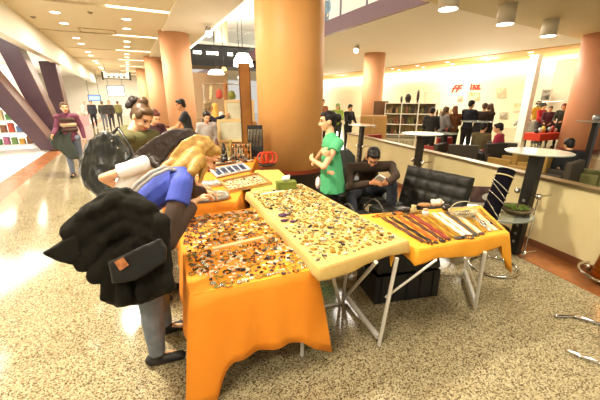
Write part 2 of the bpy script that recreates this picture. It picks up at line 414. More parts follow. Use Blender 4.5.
# ------------------------------------------------------------------ columns
def column(p, r, z1, label, mat, plinth=0):
    t = thing('column', label, 'column', (p[0], p[1], 0))
    b = MB(); b.lathe([(r, plinth), (r, z1)], (p[0], p[1], 0), 64); b.build('shaft', mat, t, True)
    if plinth:
        b = MB(); b.lathe([(r + .015, 0), (r + .015, plinth - .07)], (p[0], p[1], 0), 64); b.build('plinth', M('plinth_black', '1e1712', .3), t)
        b = MB(); b.lathe([(r + .012, plinth - .07), (r + .012, plinth)], (p[0], p[1], 0), 64); b.build('plinth_band', M('plinth_band', '7a3018', .4), t)
    else:
        b = MB(); b.lathe([(r + .02, 0), (r + .02, .12)], (p[0], p[1], 0), 48); b.build('plinth', M('plinth_band', '7a3018', .4), t)
column((-.19, 6.52), .635, 5.0, 'thick orange column rising right behind the jewellery tables', orange_paint, .47)
column((-4.98, 14.0), .565, CZ, 'peach column behind the man in the black t-shirt', pale_orange)
column((-9.1, 21.6), .57, CZ, 'slim peach column next behind the one at the man in black', pale_orange)
column((-13.5, 29.6), .57, CZ, 'farthest peach column along the corridor', pale_orange)
column((4.15, 19.3), .58, 4.25, 'peach column beside the white display shelves across the hall', pale_orange)
column((9.95, 11.5), .6, 3.85, 'broad salmon column at the right edge of the cafe', M('column_salmon', 'dc9a74', .5))
q = V(222, 45, 26); b = MB(); b.lathe([(.5, 4.2), (.5, 8.4)], (q.x, q.y, 0), 40); one('column', 'pale column on the upper floor above the dark bridge', 'column', b, pale_orange, None, True)

# slanting dark blades in front of the left shops
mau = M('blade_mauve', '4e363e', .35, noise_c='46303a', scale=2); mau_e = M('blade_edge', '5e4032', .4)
def blade(poly, a, depth, label):
    P = [Aa(x, y, a) for x, y in poly]; t = thing('slanted_column', label, 'column', (sum(p.x for p in P) / 4, sum(p.y for p in P) / 4, 0))
    b = MB(); b.prism(P, [p + DD * depth for p in P]); b.build('shaft', mau, t)
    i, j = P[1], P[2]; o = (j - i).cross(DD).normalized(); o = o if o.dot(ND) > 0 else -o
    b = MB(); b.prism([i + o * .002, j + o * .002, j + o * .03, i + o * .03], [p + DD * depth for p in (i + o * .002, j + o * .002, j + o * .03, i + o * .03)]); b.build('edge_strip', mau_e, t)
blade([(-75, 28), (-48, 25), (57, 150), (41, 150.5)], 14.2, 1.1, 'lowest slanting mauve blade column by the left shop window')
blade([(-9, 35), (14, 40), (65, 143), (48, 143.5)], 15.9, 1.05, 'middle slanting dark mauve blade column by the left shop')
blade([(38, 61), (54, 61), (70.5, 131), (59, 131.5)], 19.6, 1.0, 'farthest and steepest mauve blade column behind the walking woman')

# ------------------------------------------------------------------ ceiling fittings
def downlight(p, r, label, group, z, glow=lampw):
    t = thing('downlight', label, 'ceiling light', (p[0], p[1], z), 0, group)
    b = MB(); b.torus((0, 0, -.004), r + .012, .012, None, 24, 6); b.build('trim_ring', white, t, True, False)
    b = MB(); b.lathe([(r, -.012), (r, -.001)], (0, 0, 0), 24); b.build('diffuser', glow, t, False, False)
    return t
d0 = None
for k in range(-1, 8):
    for off in (1.45, 3.1):
        a = g0 + gs * k + off
        for bb in (-1.6, .33):
            p = AB(a, bb)
            if d0 is None: d0 = downlight(p, .13, 'round recessed downlight in the beige corridor ceiling', 'downlights of the corridor ceiling', CZ)
            else: c = copy_tree(d0); c.location = (p.x, p.y, CZ)
for k in range(0, 9):
    a = g0 + gs * k; p = AB(a, .64)
    b = MB(); b.box((p.x, p.y, CZ + .03), (1.66, .2, .05), RZ)
    one('strip_light', 'long white strip light in a cross groove of the corridor ceiling', 'ceiling light', b, lampstrip, 'strip lights of the corridor ceiling')
    for bb in ():
        pass
for k in range(1, 7):
    for bb in (19.3, 20.6):
        p = AB(5.5 + 2.6 * k + (bb - 19) * .5, bb); d = copy_tree(d0); d.location = (p.x, p.y, 4.165)
        tag(d, 'round downlight in the warm ceiling before the far shops', None, 'downlights before the far shops')
# drum lamps under the soffit
dw = M('drum_cream', 'e9dfc6', .5)
def drum(p, label):
    t = thing('drum_lamp', label, 'lamp', (p[0], p[1], 3.8))
    b = MB(); b.lathe([(.185, -.40), (.185, .004)], (0, 0, 0), 32); b.build('housing', dw, t, True, False)
    b = MB(); b.lathe([(.17, -.412), (.17, -.402)], (0, 0, 0), 32); b.build('diffuser', lampc, t, False, False)
for (x, y), l in (((448, 9), 'white drum lamp under the ochre soffit, left of three'), ((505, 24), 'white drum lamp under the ochre soffit, middle of three'), ((548, 36), 'white drum lamp under the ochre soffit, nearest the salmon column')):
    p = Z(x, y, 3.4); drum((p.x, p.y), l)
def spot(p, d, label):
    t = thing('spotlight', label, 'lamp', p)
    d = Vector(d).normalized(); o = Vector(p)
    b = MB(); b.cyl(o, o - Vector((0, 0, .16)), .03); b.build('bracket', white, t)
    h = o - Vector((0, 0, .2)); b = MB(); b.cyl(h - d * .16, h + d * .16, .1, .13); b.build('housing', M('spot_grey', 'b8aea0', .4), t)
    b = MB(); b.cyl(h + d * .161, h + d * .17, .115); b.build('lens', lampc, t)
q = Z(208, 25, 4.23); spot((q.x, q.y, 4.24), (.3, -1, -.9), 'grey spotlight under the corridor bulkhead')
q = Z(357, 44, 4.2); spot((q.x, q.y, 4.2), (-.4, -1, -.8), 'white spotlight under the ceiling by the peach column')
p = Z(98, 31, CZ); b = MB()
u = Vector((ND.x, ND.y, 0)); v = Vector((DD.x, DD.y, 0))
for k in (-1, 1):
    q = p + u * .6 * k; b.box((q.x, q.y, CZ - .012), (.04, .85, .022), RZ); q = p + v * .42 * k; b.box((q.x, q.y, CZ - .012), (1.2, .04, .022), RZ)
one('access_panel', 'thin rectangular access panel frame on the corridor ceiling', 'panel', b, M('panel_frame', 'b39c6c', .6))
for (x, y), l in (((33, 16.5), 'small smoke detector on the corridor ceiling near the left shops'), ((90, 12), 'small smoke detector on the corridor ceiling before the downlights')):
    p = Z(x, y, CZ); b = MB(); b.lathe([(.05, CZ - .05), (.08, CZ - .001)], (p.x, p.y, 0), 16); one('smoke_detector', l, 'smoke detector', b, M('detector', '9a8a68', .6))

# hanging sign and screens far down the corridor
p = V(116.5, 76, 24); t = thing('hanging_sign', 'long white light-box sign hanging in a dark frame over the corridor', 'sign', (p.x, p.y, p.z))
b = MB(); b.box(p, (1.75, .14, .36), RZ); b.build('light_box', M('sign_face', 'fff6e2', .5, emit=.55), t)
b = MB(); b.box(p - Vector((0, 0, .2)), (1.75, .16, .05), RZ); b.build('frame_rail', black, t)
for k in (-1, 1):
    q = p + u * .9 * k; b = MB(); b.box(q, (.12, .2, .56), RZ); b.build('frame_end', black, t)
for k in range(4):
    q = p + u * (-.52 + .34 * k) - v * .075 - Vector((0, 0, .12)); b = MB()
    b.prism([q - u * .12, q + u * .12, q + Vector((0, 0, .16))], [q - u * .12 - v * .015, q + u * .12 - v * .015, q + Vector((0, 0, .16)) - v * .015]); b.build('arrow_mark', black, t)
for k in range(4):
    q = p + u * (-.42 + .3 * k) - v * .08 + Vector((0, 0, .14)); b = MB(); b.box(q, (.16, .015, .04), RZ); b.build('lettering', M('sign_ink', '8a7d60', .6), t)
for k in (-1, 1):
    q = p + u * .7 * k; b = MB(); b.cyl(q + Vector((0, 0, .18)), Vector((q.x, q.y, CZ)), .012, seg=8); b.build('hanger', black, t)
def screen(px, py, f, w, h, label, mat):
    p = V(px, py, f); t = thing('screen', label, 'screen', (p.x, p.y, p.z))
    b = MB(); b.box(p, (w + .14, .1, h + .14), RZ); b.build('frame', M('screen_frame', '5a6478', .5), t)
    b = MB(); b.box(p - v * .055, (w, .012, h), RZ); b.build('display', mat, t); return t
sb = screen(94.5, 98, 29, .85, .42, 'small blue and white hanging screen far down the corridor', M('screen_blue', '6f9ade', .4, emit=1.2))
p = V(94.5, 98, 29); b = MB(); b.box(p - v * .07, (.62, .01, .14), RZ); b.build('text_bar', M('screen_white', 'f4f8ff', .4, emit=1.6), sb)
for k in (-1, 1):
    b = MB(); q = p + u * .4 * k; b.cyl(q, (q.x, q.y, CZ), .015, seg=8); b.build('hanger', black, sb)
sw = screen(116, 91, 31, 1.35, .85, 'large bright white screen far down the corridor', M('screen_pale', 'f2f8ff', .4, emit=1.3))
p = V(116, 91, 31)
for k in (-1, 1):
    b = MB(); q = p + u * .6 * k; b.cyl(q, (q.x, q.y, CZ), .015, seg=8); b.build('hanger', black, sw)
# left shop: shelves with goods
def shelf_unit(name, label, cat, c, wdt, dep, hgt, nsh, rz, mat, nb=1):
    t = thing(name, label, cat, (c[0], c[1], 0), rz)
    for i in range(nb + 1):
        b = MB(); b.box((-wdt / 2 + wdt * i / nb, 0, hgt / 2), (.04, dep, hgt)); b.build('upright', mat, t, False, False)
    for k in range(nsh):
        b = MB(); b.box((0, 0, .12 + (hgt - .14) * k / (nsh - 1)), (wdt, dep, .035)); b.build('shelf', mat, t, False, False)
    return t
lc = AB(16.0, -4.4); shelf_unit('display_shelf', 'white display shelves of colourful packages in the left shop', 'shelf', lc, 1.9, .4, 1.5, 4, RZ, M('shelf_grey', 'd8d4cc', .6))
hues = ['c8563a', '4f8a4a', 'd8a040', '5a7fb0', 'b86a8a', '8a5a3a', 'e0c890', '7a9a5a']
for k in range(4):
    zz = .12 + 1.36 * k / 3 + .018
    if k == 3: continue
    for i in range(8):
        p = AB(15.98, -4.4 - .8 + .23 * i); hgt = random.uniform(.2, .36); b = MB(); b.box((p.x, p.y, zz + hgt / 2 + .001), (.16, .2, hgt), RZ, bev=.008)
        cname = {'c8563a': 'red', '4f8a4a': 'green', 'd8a040': 'yellow', '5a7fb0': 'blue', 'b86a8a': 'pink', '8a5a3a': 'brown', 'e0c890': 'cream', '7a9a5a': 'olive'}[hues[(i * 3 + k) % 8]]
        one('package', cname + ' package on the white shelves of the left shop', 'package', b, M('pack_' + cname, hues[(i * 3 + k) % 8], .5), cname + ' packages in the left shop')
for a, zc, l, hx in ((17.4, 2.3, 'pink and white poster hanging in the left shop window', 'e8a4a0'), (20.7, 1.9, 'tall pale poster near the farthest blade column', 'f2dcd0'), (14.6, 1.1, 'pale rose poster low behind the lowest blade column', 'e6b8a8')):
    p = AB(a, -4.6); b = MB(); b.box((p.x, p.y, zc), (.03, .9, 1.3), RZ); t = one('poster', l, 'poster', b, M('poster_' + hx, hx, .6))
p = Z(87, 139); t = thing('display_stand', 'pink and white goods display standing out in the corridor', 'display stand', (p.x, p.y, 0), RZ)
b = MB(); b.box((0, 0, .3), (.55, .4, .6)); b.build('base', M('stand_pink', 'efc0bc', .6), t, False, False)
b = MB(); b.box((0, .06, .82), (.45, .25, .44)); b.build('tier', M('stand_rose', 'e8a8a8', .6), t, False, False)
for i in range(3):
    b = MB(); b.ell((-.15 + .15 * i, .06, 1.14), (.07, .08, .1)); b.build('parcel', M('stand_cream', 'f0dcc8', .6), t, True, False)
# ================================================================== STALL TABLES
org = M('cloth_orange', 'f0921c', .8, noise_c='ea8a14', scale=3, bump=.15, bscale=25)
yel = M('cloth_yellow', 'ceae68', .85, noise_c='c8a65c', scale=3, bump=.15, bscale=25)
ylo = M('cloth_golden', 'f0a82c', .8, noise_c='eda022', scale=3, bump=.15, bscale=25)
wood = M('wood_tan', 'b88a4c', .5, noise_c='a87a3e', scale=6); board = M('table_board', 'a8946c', .6)
def cloth(name, label, cat, pts, z, hem, mat, wave=.012, flare=.08, n=26, m=8, group=None):
    pts = [Vector((p[0], p[1], 0)) for p in pts]; per = []
    for e in range(4):
        a, b = pts[e], pts[(e + 1) % 4]; nrm = Vector(((b - a).y, -(b - a).x, 0)).normalized()
        pv = pts[(e - 1) % 4]; pn_ = Vector(((a - pv).y, -(a - pv).x, 0)).normalized()
        for i in range(n):
            s = i / n
            o = (nrm + pn_).normalized() if i == 0 else nrm
            per.append((a.lerp(b, s), o, hem(e, s), e, s, 1 if i == 0 else 0))
    bm = bmesh.new(); rows = []
    for j in range(m + 1):
        t = j / m; row = []
        for i, (p, o, hz, e, s, c) in enumerate(per):
            d = t * (z - hz)
            w = wave * t * (math.sin(i * .9 + e) + .6 * math.sin(i * .43 + 2 * e)) + flare * d * (1 + 1.2 * c)
            q = p + o * (.006 + w + .004 * math.sin(t * PI))
            row.append(bm.verts.new((q.x, q.y, z - d - (.0 if j else -.0))))
        rows.append(row)
    L = len(per)
    for j in range(m):
        for i in range(L): bm.faces.new((rows[j][i], rows[j + 1][i], rows[j + 1][(i + 1) % L], rows[j][(i + 1) % L]))
    bm.faces.new([bm.verts.new(v.co) for v in rows[0]])
    me = bpy.data.meshes.new(name); bmesh.ops.recalc_face_normals(bm, faces=bm.faces); bm.to_mesh(me); bm.free(); me.materials.append(mat)
    for p in me.polygons: p.use_smooth = len(p.vertices) == 4
    o = link(name, me); recentre(o); tag(o, label, cat, group)
    sd = o.modifiers.new('thickness', 'SOLIDIFY'); sd.thickness = .004; sd.offset = 1
    return o
def table_under(label, pts, z, leglist, mat=None, loc=None):
    c = sum((Vector((p[0], p[1], 0)) for p in pts), Vector()) / 4
    t = thing('market_table', label, 'table', (c.x, c.y, 0))
    b = MB(); q = [c + (Vector((p[0], p[1], 0)) - c) * .985 for p in pts]; b.slab(q, z - .03, z - .003); b.build('tabletop', board, t)
    for a, e in leglist:
        b = MB(); b.cap(a, e, .014, .014, e0=0, e1=0); b.build('leg', mat or alu, t)
    return t
def inset(pts, k):
    c = sum((Vector((p[0], p[1], 0)) for p in pts), Vector()) / 4
    return [c + (Vector((p[0], p[1], 0)) - c) * k for p in pts]
def std_legs(pts, z, k=.86): return [(Vector((p.x, p.y, z - .03)), Vector((p.x, p.y, .001))) for p in inset(pts, k)]
# front table
ZA = .73; A_pts = [Z(191, 295, ZA), Z(316, 269.5, ZA), Vector((-.45, 2.98, 0)), Vector((-1.1, 2.72, 0))]
table_under('folding table hidden under the front orange cloth', A_pts, ZA, std_legs(A_pts, ZA))
def hemA(e, s):
    if e == 0:
        for (s0, h0), (s1, h1) in zip([(0, .005), (.1, .03), (.17, .17), (.26, .25), (.6, .27), (.85, .26), (1, .13)], [(.1, .03), (.17, .17), (.26, .25), (.6, .27), (.85, .26), (1, .13), (1.1, .13)]):
            if s0 <= s <= s1: return h0 + (h1 - h0) * (s - s0) / (s1 - s0)
    if e == 1: return .13 + .3 * min(1, s * 4)
    if e == 2: return .45
    return .42 - .3 * s if s < .8 else .18 - (s - .8) * .85
cloth('tablecloth', 'bright orange cloth draped to the floor over the front table', 'tablecloth', A_pts, ZA, hemA, org, .016, .09)
# long middle table
ZM = .80; M_pts = [Z(320, 268, ZM), Z(407, 241, ZM), Z(301, 184, ZM), Z(247, 192.5, ZM)]
gold_leg = M('leg_brass', '8d7a5a', .35, .5)
lg = std_legs(M_pts, ZM, .84)
lg[0] = (Z(330, 268, .76), Z(340, 303, 0)); lg[1] = (Z(376, 262, .74), Z(343, 300, .0))
mt = table_under('folding table under the yellow cloth of the long middle table', M_pts, ZM, lg)
b = MB(); b.cap(Z(325, 306, .012), Z(340, 303, .012), .012); b.build('foot_bar', alu, mt)
cloth('tablecloth', 'pale yellow cloth over the long middle table of small jewellery', 'tablecloth', M_pts, ZM, lambda e, s: ZM - (.085 + .012 * math.sin(s * 9 + e)) if e != 0 else ZM - .075 - .015 * math.sin(s * 7), yel, .004, .1)
# right table
ZR = .745; R_pts = [Vector((.82, 2.04, 0)), Z(508, 233, ZR), Z(480, 206, ZR), Vector((.53, 2.74, 0))]
rl = [(Z(397, 258, .72), Z(379, 345, 0)), (Z(485, 252, .64), Z(475, 308, 0)), (inset(R_pts, .86)[2] + Vector((0, 0, .72)), inset(R_pts, .86)[2] + Vector((0, 0, .0))), (Z(349, 252, .72), Z(343, 296, .0))]
rt = table_under('folding aluminium table under the golden cloth of the right table', R_pts, ZR, rl)
b = MB(); b.cap(Z(378.5, 337, .05), Z(346, 296, .05), .022, .022, e0=0, e1=0); b.build('foot_bar', alu, rt)
b = MB(); b.cap(Z(436, 260, .7), Z(386, 297, .37), .009, .009); b.build('strut', alu, rt)
b = MB(); b.cap(Z(475.5, 302, .06), inset(R_pts, .86)[2] + Vector((0, 0, .06)), .02, .02, e0=0, e1=0); b.build('foot_bar', alu, rt)
b = MB(); b.cap(Z(465, 258, .68), Z(478, 290, .2), .008, .008); b.build('strut', alu, rt)
def hemR(e, s):
    if e == 0: return ZR - .11 + .02 * math.sin(s * 8) - (.22 * max(0, s - .93) / .07)
    if e == 1: return (ZR - .33 + s * .5) if s < .5 else ZR - .1
    return ZR - .09
cloth('tablecloth', 'golden orange cloth over the right table of bead necklaces', 'tablecloth', R_pts, ZR, hemR, ylo, .006, .1)
b = MB(); p = Z(392, 255, .7); b.cap(p, p - Vector((0, 0, .09)), .022, .006); bmo = b.remesh('cloth_knot', ylo, None, .008, 2); recentre(bmo); tag(bmo, 'twisted end of golden cloth hanging at the front leg of the right table', 'cloth')
# back tables
ZB = .75
B_pts = [Vector((-1.36, 3.04, 0)), Vector((-.66, 3.12, 0)), Vector((-.80, 5.95, 0)), Vector((-1.62, 5.9, 0))]
table_under('folding table under the orange cloth behind the front table', B_pts, ZB, std_legs(B_pts, ZB))
cloth('tablecloth', 'orange cloth over the table of trays behind the front table', 'tablecloth', B_pts, ZB, lambda e, s: .25 + .05 * math.sin(s * 9), org, .014, .06)
C_pts = [Vector((-.55, 3.50, 0)), Vector((-.03, 3.72, 0)), Vector((-.33, 4.72, 0)), Vector((-.66, 4.66, 0))]
table_under('small folding table behind the middle table', C_pts, ZB, std_legs(C_pts, ZB))
cloth('tablecloth', 'greenish yellow cloth over the small table behind the middle table', 'tablecloth', C_pts, ZB, lambda e, s: .3 + .03 * math.sin(s * 9), M('cloth_lime', 'd8c45c', .85, bump=.15, bscale=25), .012, .06)

# ------------------------------------------------------------------ jewellery: one small mesh per piece
def bl(pts, u, v):
    a = Vector(pts[0]).lerp(Vector(pts[1]), u); c = Vector(pts[3]).lerp(Vector(pts[2]), u); q = a.lerp(c, v); return Vector((q.x, q.y, 0))
JC = {'brown': M('bead_brown', '5a3018', .25, spec=.6), 'dark': M('bead_dark', '241a14', .2, spec=.6), 'amber': M('bead_amber', 'b8641c', .2), 'cream': M('bead_cream', 'e8dcb8', .35),
      'silver': M('bead_silver', 'b8b4a4', .25, .8), 'violet': M('bead_violet', '4a2c4a', .25), 'olive': M('bead_olive', '8a7a2c', .35), 'grey': M('bead_grey', '5c564a', .3, .3), 'gold': M('bead_gold', 'b08830', .3, .7), 'red': M('bead_red', '8a2412', .3), 'white': M('bead_white', 'e9e6da', .3), 'green': M('bead_green', '4c6a2c', .4)}
KIND = {}
def piece(kind, colr):
    if (kind, colr) in KIND: return KIND[(kind, colr)]
    b = MB()
    if kind == 'ring': b.torus((0, 0, .005), .011, .0032, None, 12, 5); b.ell((.011, 0, .009), (.008, .01, .007), None, 1)
    if kind == 'brooch':
        for i in range(6): b.ell((.014 * math.cos(i * PI / 3), .014 * math.sin(i * PI / 3), .007), (.009, .009, .007), None, 1)
        b.ell((0, 0, .01), .009, None, 1)
    if kind == 'pendant': b.ell((0, 0, .006), (.02, .013, .006), None, 2); b.torus((.024, 0, .004), .005, .0015, None, 10, 5)
    if kind == 'earrings':
        for g in (-1, 1): b.ell((0, g * .013, .006), (.013, .008, .006), None, 1); b.torus((.017, g * .013, .003), .005, .0012, None, 10, 5)
    if kind == 'bracelet':
        for i in range(12): b.ell((.026 * math.cos(i * PI / 6), .026 * math.sin(i * PI / 6), .007), .0072, None, 1)
    if kind == 'cluster':
        for i in range(7):
            r = random.uniform(.005, .022); a = i * 2.4; b.ell((r * math.cos(a), r * math.sin(a), .006 + .004 * (i % 2)), random.uniform(.006, .009), None, 1)
    me = b.mesh(kind, JC[colr], True); KIND[(kind, colr)] = me; return me
def spread(pts, z, nu, nv, kinds, cols, where, skip=None, sc=(.9, 1.35), u0=.03, u1=.97, v0=.03, v1=.97, jit=.33, base='cloth'):
    for i in range(nu):
        for j in range(nv):
            u = u0 + (u1 - u0) * (i + .5 + random.uniform(-jit, jit)) / nu; v = v0 + (v1 - v0) * (j + .5 + random.uniform(-jit, jit)) / nv
            if skip and skip(u, v): continue
            k = random.choice(kinds); cl = random.choice(cols(u, v) if callable(cols) else cols)
            o = bpy.data.objects.new(k, piece(k, cl)); COL.objects.link(o); p = bl(pts, u, v)
            o.location = (p.x, p.y, z); o.rotation_euler = (0, 0, random.uniform(0, 6.28)); s = random.uniform(*sc); o.scale = (s, s, s)
            nm = {'earrings': 'pair of ' + cl + ' earrings', 'cluster': 'cluster of ' + cl + ' beads'}.get(k, 'small ' + cl + ' ' + k)
            tag(o, nm + ' lying on the ' + where, {'earrings': 'earrings', 'cluster': 'beads'}.get(k, k), cl + ' ' + k + ' pieces on the ' + where)
K1 = ['brooch', 'pendant', 'earrings', 'cluster', 'ring', 'cluster', 'brooch', 'pendant', 'bracelet']
def colA(u, v):
    if v > .55: return ['brown', 'cream', 'olive', 'brown', 'grey', 'olive', 'gold', 'cream'] if u > .2 else ['grey', 'violet', 'brown', 'grey']
    return ['cream', 'dark', 'brown', 'gold', 'cream', 'grey', 'olive', 'silver']
def skA(u, v):
    return abs(v - .40 - .06 * u) < .028 and .22 < u < .86 or (v < .14 and u < .15)
spread(A_pts, ZA + .005, 22, 31, K1, colA, 'orange cloth of the front table', skA, (.5, .92), jit=.42, v0=.005)
def skM(u, v): return (abs(v - .9) < .03 and .15 < u < .6) or (.02 < u < .16 and .38 < v < .62)
spread(M_pts, ZM + .005, 18, 40, ['earrings', 'pendant', 'brooch', 'ring', 'pendant', 'earrings', 'cluster'], ['olive', 'gold', 'gold', 'silver', 'grey', 'olive', 'gold', 'cream', 'dark'], 'yellow cloth of the middle table', skM, (.5, .95), jit=.38)
for (x, y), s, l in (((283, 217), 2.3, 'largest violet oval pendant near the left edge of the middle table'), ((284, 222), 1.6, 'violet pendant just in front of the largest violet one'), ((293, 223), 1.5, 'violet pendant to the right of the largest violet one'), ((330, 229), 1.2, 'black oval pendant standing out on the yellow cloth')):
    p = Z(x, y, ZM); o = bpy.data.objects.new('pendant', piece('pendant', 'dark' if 'black' in l else 'violet')); COL.objects.link(o); o.location = (p.x, p.y, ZM + .006); o.scale = (s, s, s); o.rotation_euler = (0, 0, .3); tag(o, l, 'pendant')
def strip(name, label, cat, p0, p1, z, w, h, mat):
    d = (p1 - p0); b = MB(); c = (p0 + p1) / 2; b.box((c.x, c.y, z + h / 2), (d.length, w, h), math.atan2(d.y, d.x), bev=.003); return one(name, label, cat, b, mat)
strip('display_strip', 'long cream padded strip lying across the front table', 'strip', bl(A_pts, .26, .40), bl(A_pts, .8, .448), ZA + .005, .035, .012, M('strip_cream', 'e6d49a', .7))
strip('display_strip', 'short white card strip at the back of the middle table', 'strip', bl(M_pts, .18, .905), bl(M_pts, .56, .9), ZM + .005, .03, .008, M('strip_white', 'f2ead0', .7))
# necklaces laid side by side on the right table
NC = ['brown', 'dark', 'amber', 'brown', 'red', 'gold', 'gold', 'white', 'white', 'grey', 'cream', 'gold', 'silver', 'cream', 'gold']
for i, cl in enumerate(NC):
    u = .13 + .82 * i / (len(NC) - 1); b = MB()
    for g in (-.011, .011):
        n = 34
        for k in range(n):
            v = .1 + .72 * k / (n - 1)
            q = bl(R_pts, u + g + .004 * math.sin(k * .6 + i), v); b.ell((q.x, q.y, ZR + .012), .0085 if cl != 'red' else .011, None, 1)
    ordn = ['first', 'second', 'third', 'fourth', 'fifth', 'sixth', 'seventh', 'eighth', 'ninth', 'tenth', 'eleventh', 'twelfth', 'thirteenth', 'fourteenth', 'last'][i]
    one('necklace', cl + ' bead necklace on the right table, ' + ordn + ' of the row from the middle table', 'necklace', b, JC[cl], None, True)
spread(R_pts, ZR + .005, 9, 1, ['cluster', 'bracelet', 'brooch'], ['dark', 'brown', 'grey'], 'front edge of the right table', None, (.9, 1.2), .12, .75, .02, .09, .2)
spread(R_pts, ZR + .005, 13, 1, ['cluster', 'bracelet'], ['brown', 'amber', 'dark', 'gold'], 'back edge of the right table', None, (1, 1.3), .06, .5, .86, .96, .2)
p = Z(486, 224, ZR)
for i in range(5):
    o = bpy.data.objects.new('brooch', piece('brooch', 'violet')); COL.objects.link(o); a = i * 1.256; o.location = (p.x + .028 * math.cos(a) * 1.4, p.y + .028 * math.sin(a) * 1.4, ZR + .005 + .0); o.scale = (.85,) * 3; tag(o, 'violet flower brooch in the cluster at the right end of the right table', 'brooch', 'violet flower brooches')
# heap at the back of the right table
def ball(name, label, cat, p, r, mat, z, group=None, vox=.008, folds=.004):
    b = MB(); b.ell((p.x, p.y, z + r[2]), r, None, 3); o = b.remesh(name, mat, None, vox, 1, folds, 25); recentre(o); o.location.z = z + .002; return tag(o, label, cat, group)
ball('bead_pouch', 'dark bead pouch at the back left of the right table', 'pouch', Z(404, 212, ZR), (.07, .05, .02), JC['dark'], ZR + .005)
ball('bead_pouch', 'brown bead pouch before the black armchair on the right table', 'pouch', Z(424, 207.5, ZR), (.07, .035, .022), M('pouch_tan', 'a87a48', .6), ZR + .005)
ball('plastic_bag', 'crumpled clear pale plastic bag at the back of the right table', 'bag', Z(437, 207, ZR), (.065, .04, .032), M('plastic_pale', 'd8d0bc', .3), ZR + .005, None, .006, .02)
ball('bead_pouch', 'black bead pouch behind the white jar on the right table', 'pouch', Z(446, 212, ZR), (.05, .035, .035), JC['dark'], ZR + .005)
p = Z(425, 216, ZR); t = thing('jar', 'small white lidded jar among the pouches on the right table', 'jar', (p.x, p.y, ZR + .005)); b = MB(); b.lathe([(.028, 0), (.03, .04), (.022, .05)], (0, 0, 0), 20); b.build('body', JC['white'], t, True, False); b = MB(); b.lathe([(.024, .0505), (.024, .062)], (0, 0, 0), 20); b.build('lid', M('lid_tan', 'c8a070', .5), t, True, False)
p = Z(413, 214, ZR); b = MB(); b.lathe([(.024, ZR + .006), (.03, ZR + .05), (.02, ZR + .07), (.024, ZR + .085)], (p.x, p.y, 0), 20); one('glass_jar', 'small clear amber glass jar left of the white jar on the right table', 'jar', b, M('amber_glass', 'c8b078', .2), None, True)
p = Z(462, 217, ZR); t = thing('basket', 'oval glass basket of silver chains on the right table', 'basket', (p.x, p.y, ZR + .005), .1)
b = MB(); n = 28
for k, (rx, ry, z) in enumerate(((.09, .05, .006), (.11, .065, .03), (.13, .08, .06))):
    b.torus((0, 0, z), rx, .005, None, n, 6, ry / rx)
for i in range(n):
    a = 2 * PI * i / n; b.cap((.09 * math.cos(a), .05 * math.sin(a), .004), (.13 * math.cos(a), .08 * math.sin(a), .06), .003, .003, seg=5)
b.build('bowl', M('basket_glass', 'c8bc94', .2), t, True, False)
b = MB()
for i in range(26): b.torus((random.uniform(-.07, .07), random.uniform(-.03, .03), random.uniform(.012, .05)), .016, .003, Matrix.Rotation(random.uniform(-.5, .5), 3, 'X'), 10, 5)
b.build('chains', JC['silver'], t, True, False)
b = MB(); pts = [Vector((-.12 * math.cos(x), .01, .06 + .08 * math.sin(x))) for x in [i * PI / 9 for i in range(10)]]; b.path(pts, .004, 6); b.build('handle', M('basket_glass', 'c8bc94', .2), t, True, False)

# ------------------------------------------------------------------ trays behind the front table
def tray(name, label, cat, corners, z, h, mat, rim=.02, cells=0, inner=None):
    cs = [Vector((p.x, p.y, 0)) for p in corners]; c = sum(cs, Vector()) / 4
    t = thing(name, label, cat, (c.x, c.y, z)); inn = [c + (p - c) * (1 - rim * 2 / (p - c).length) for p in cs]
    b = MB(); b.slab(cs, z + .0, z + .008); b.build('base', inner or mat, t)
    for i in range(4):
        j = (i + 1) % 4; b = MB(); b.slab([cs[i], cs[j], inn[j], inn[i]], z + .008, z + h); b.build('rim', mat, t)
    for k in range(1, cells):
        s = k / cells; b = MB(); q0 = inn[0].lerp(inn[1], s); q1 = inn[3].lerp(inn[2], s); d = (q1 - q0); e = Vector((d.y, -d.x, 0)).normalized() * .004
        b.slab([q0 - e, q0 + e, q1 + e, q1 - e], z + .008, z + h * .9); b.build('divider', mat, t)
    return [bl(inn, 0, 0), bl(inn, 1, 0), bl(inn, 1, 1), bl(inn, 0, 1)]
zt = ZB + .006
blue = M('velvet_navy', '1c2a4a', .7); pale = M('tray_white', 'd8dce0', .35)
c1 = tray('display_tray', 'white plastic tray lined in navy with silver pieces, behind the wooden tray', 'tray', [Z(217, 176.5, .78), Z(251, 169, .78), Z(243, 163, .78), Z(209, 169, .78)], zt, .03, pale, .02, 5, blue)
spread(c1, zt + .01, 5, 2, ['pendant', 'earrings'], ['silver'], 'navy lined tray', None, (.9, 1.2))
c2 = tray('display_tray', 'wooden tray of assorted small pieces beside the middle table', 'tray', [Z(229, 191, .78), Z(272, 182.5, .78), Z(258, 173, .78), Z(219, 181, .78)], zt, .035, wood, .016, 0, M('tray_lining', 'c8ae7c', .8))
spread(c2, zt + .01, 10, 7, ['ring', 'pendant', 'earrings', 'brooch'], ['cream', 'brown', 'white', 'amber', 'silver', 'olive'], 'lining of the wooden tray', None, (.7, .95))
c3 = tray('display_tray', 'dark tray of grey pieces farther behind the navy tray', 'tray', [Z(206, 166, .78), Z(246, 160, .78), Z(240, 155, .78), Z(203, 160, .78)], zt, .03, M('tray_grey', '6c6258', .5), .02, 0, M('tray_dark', '2a2420', .7))
spread(c3, zt + .01, 9, 3, ['bracelet', 'brooch', 'cluster'], ['silver', 'cream', 'amber', 'grey'], 'dark tray behind the navy tray', None, (1, 1.3))
greyp = M('tin_grey', '8a8478', .4, .3)
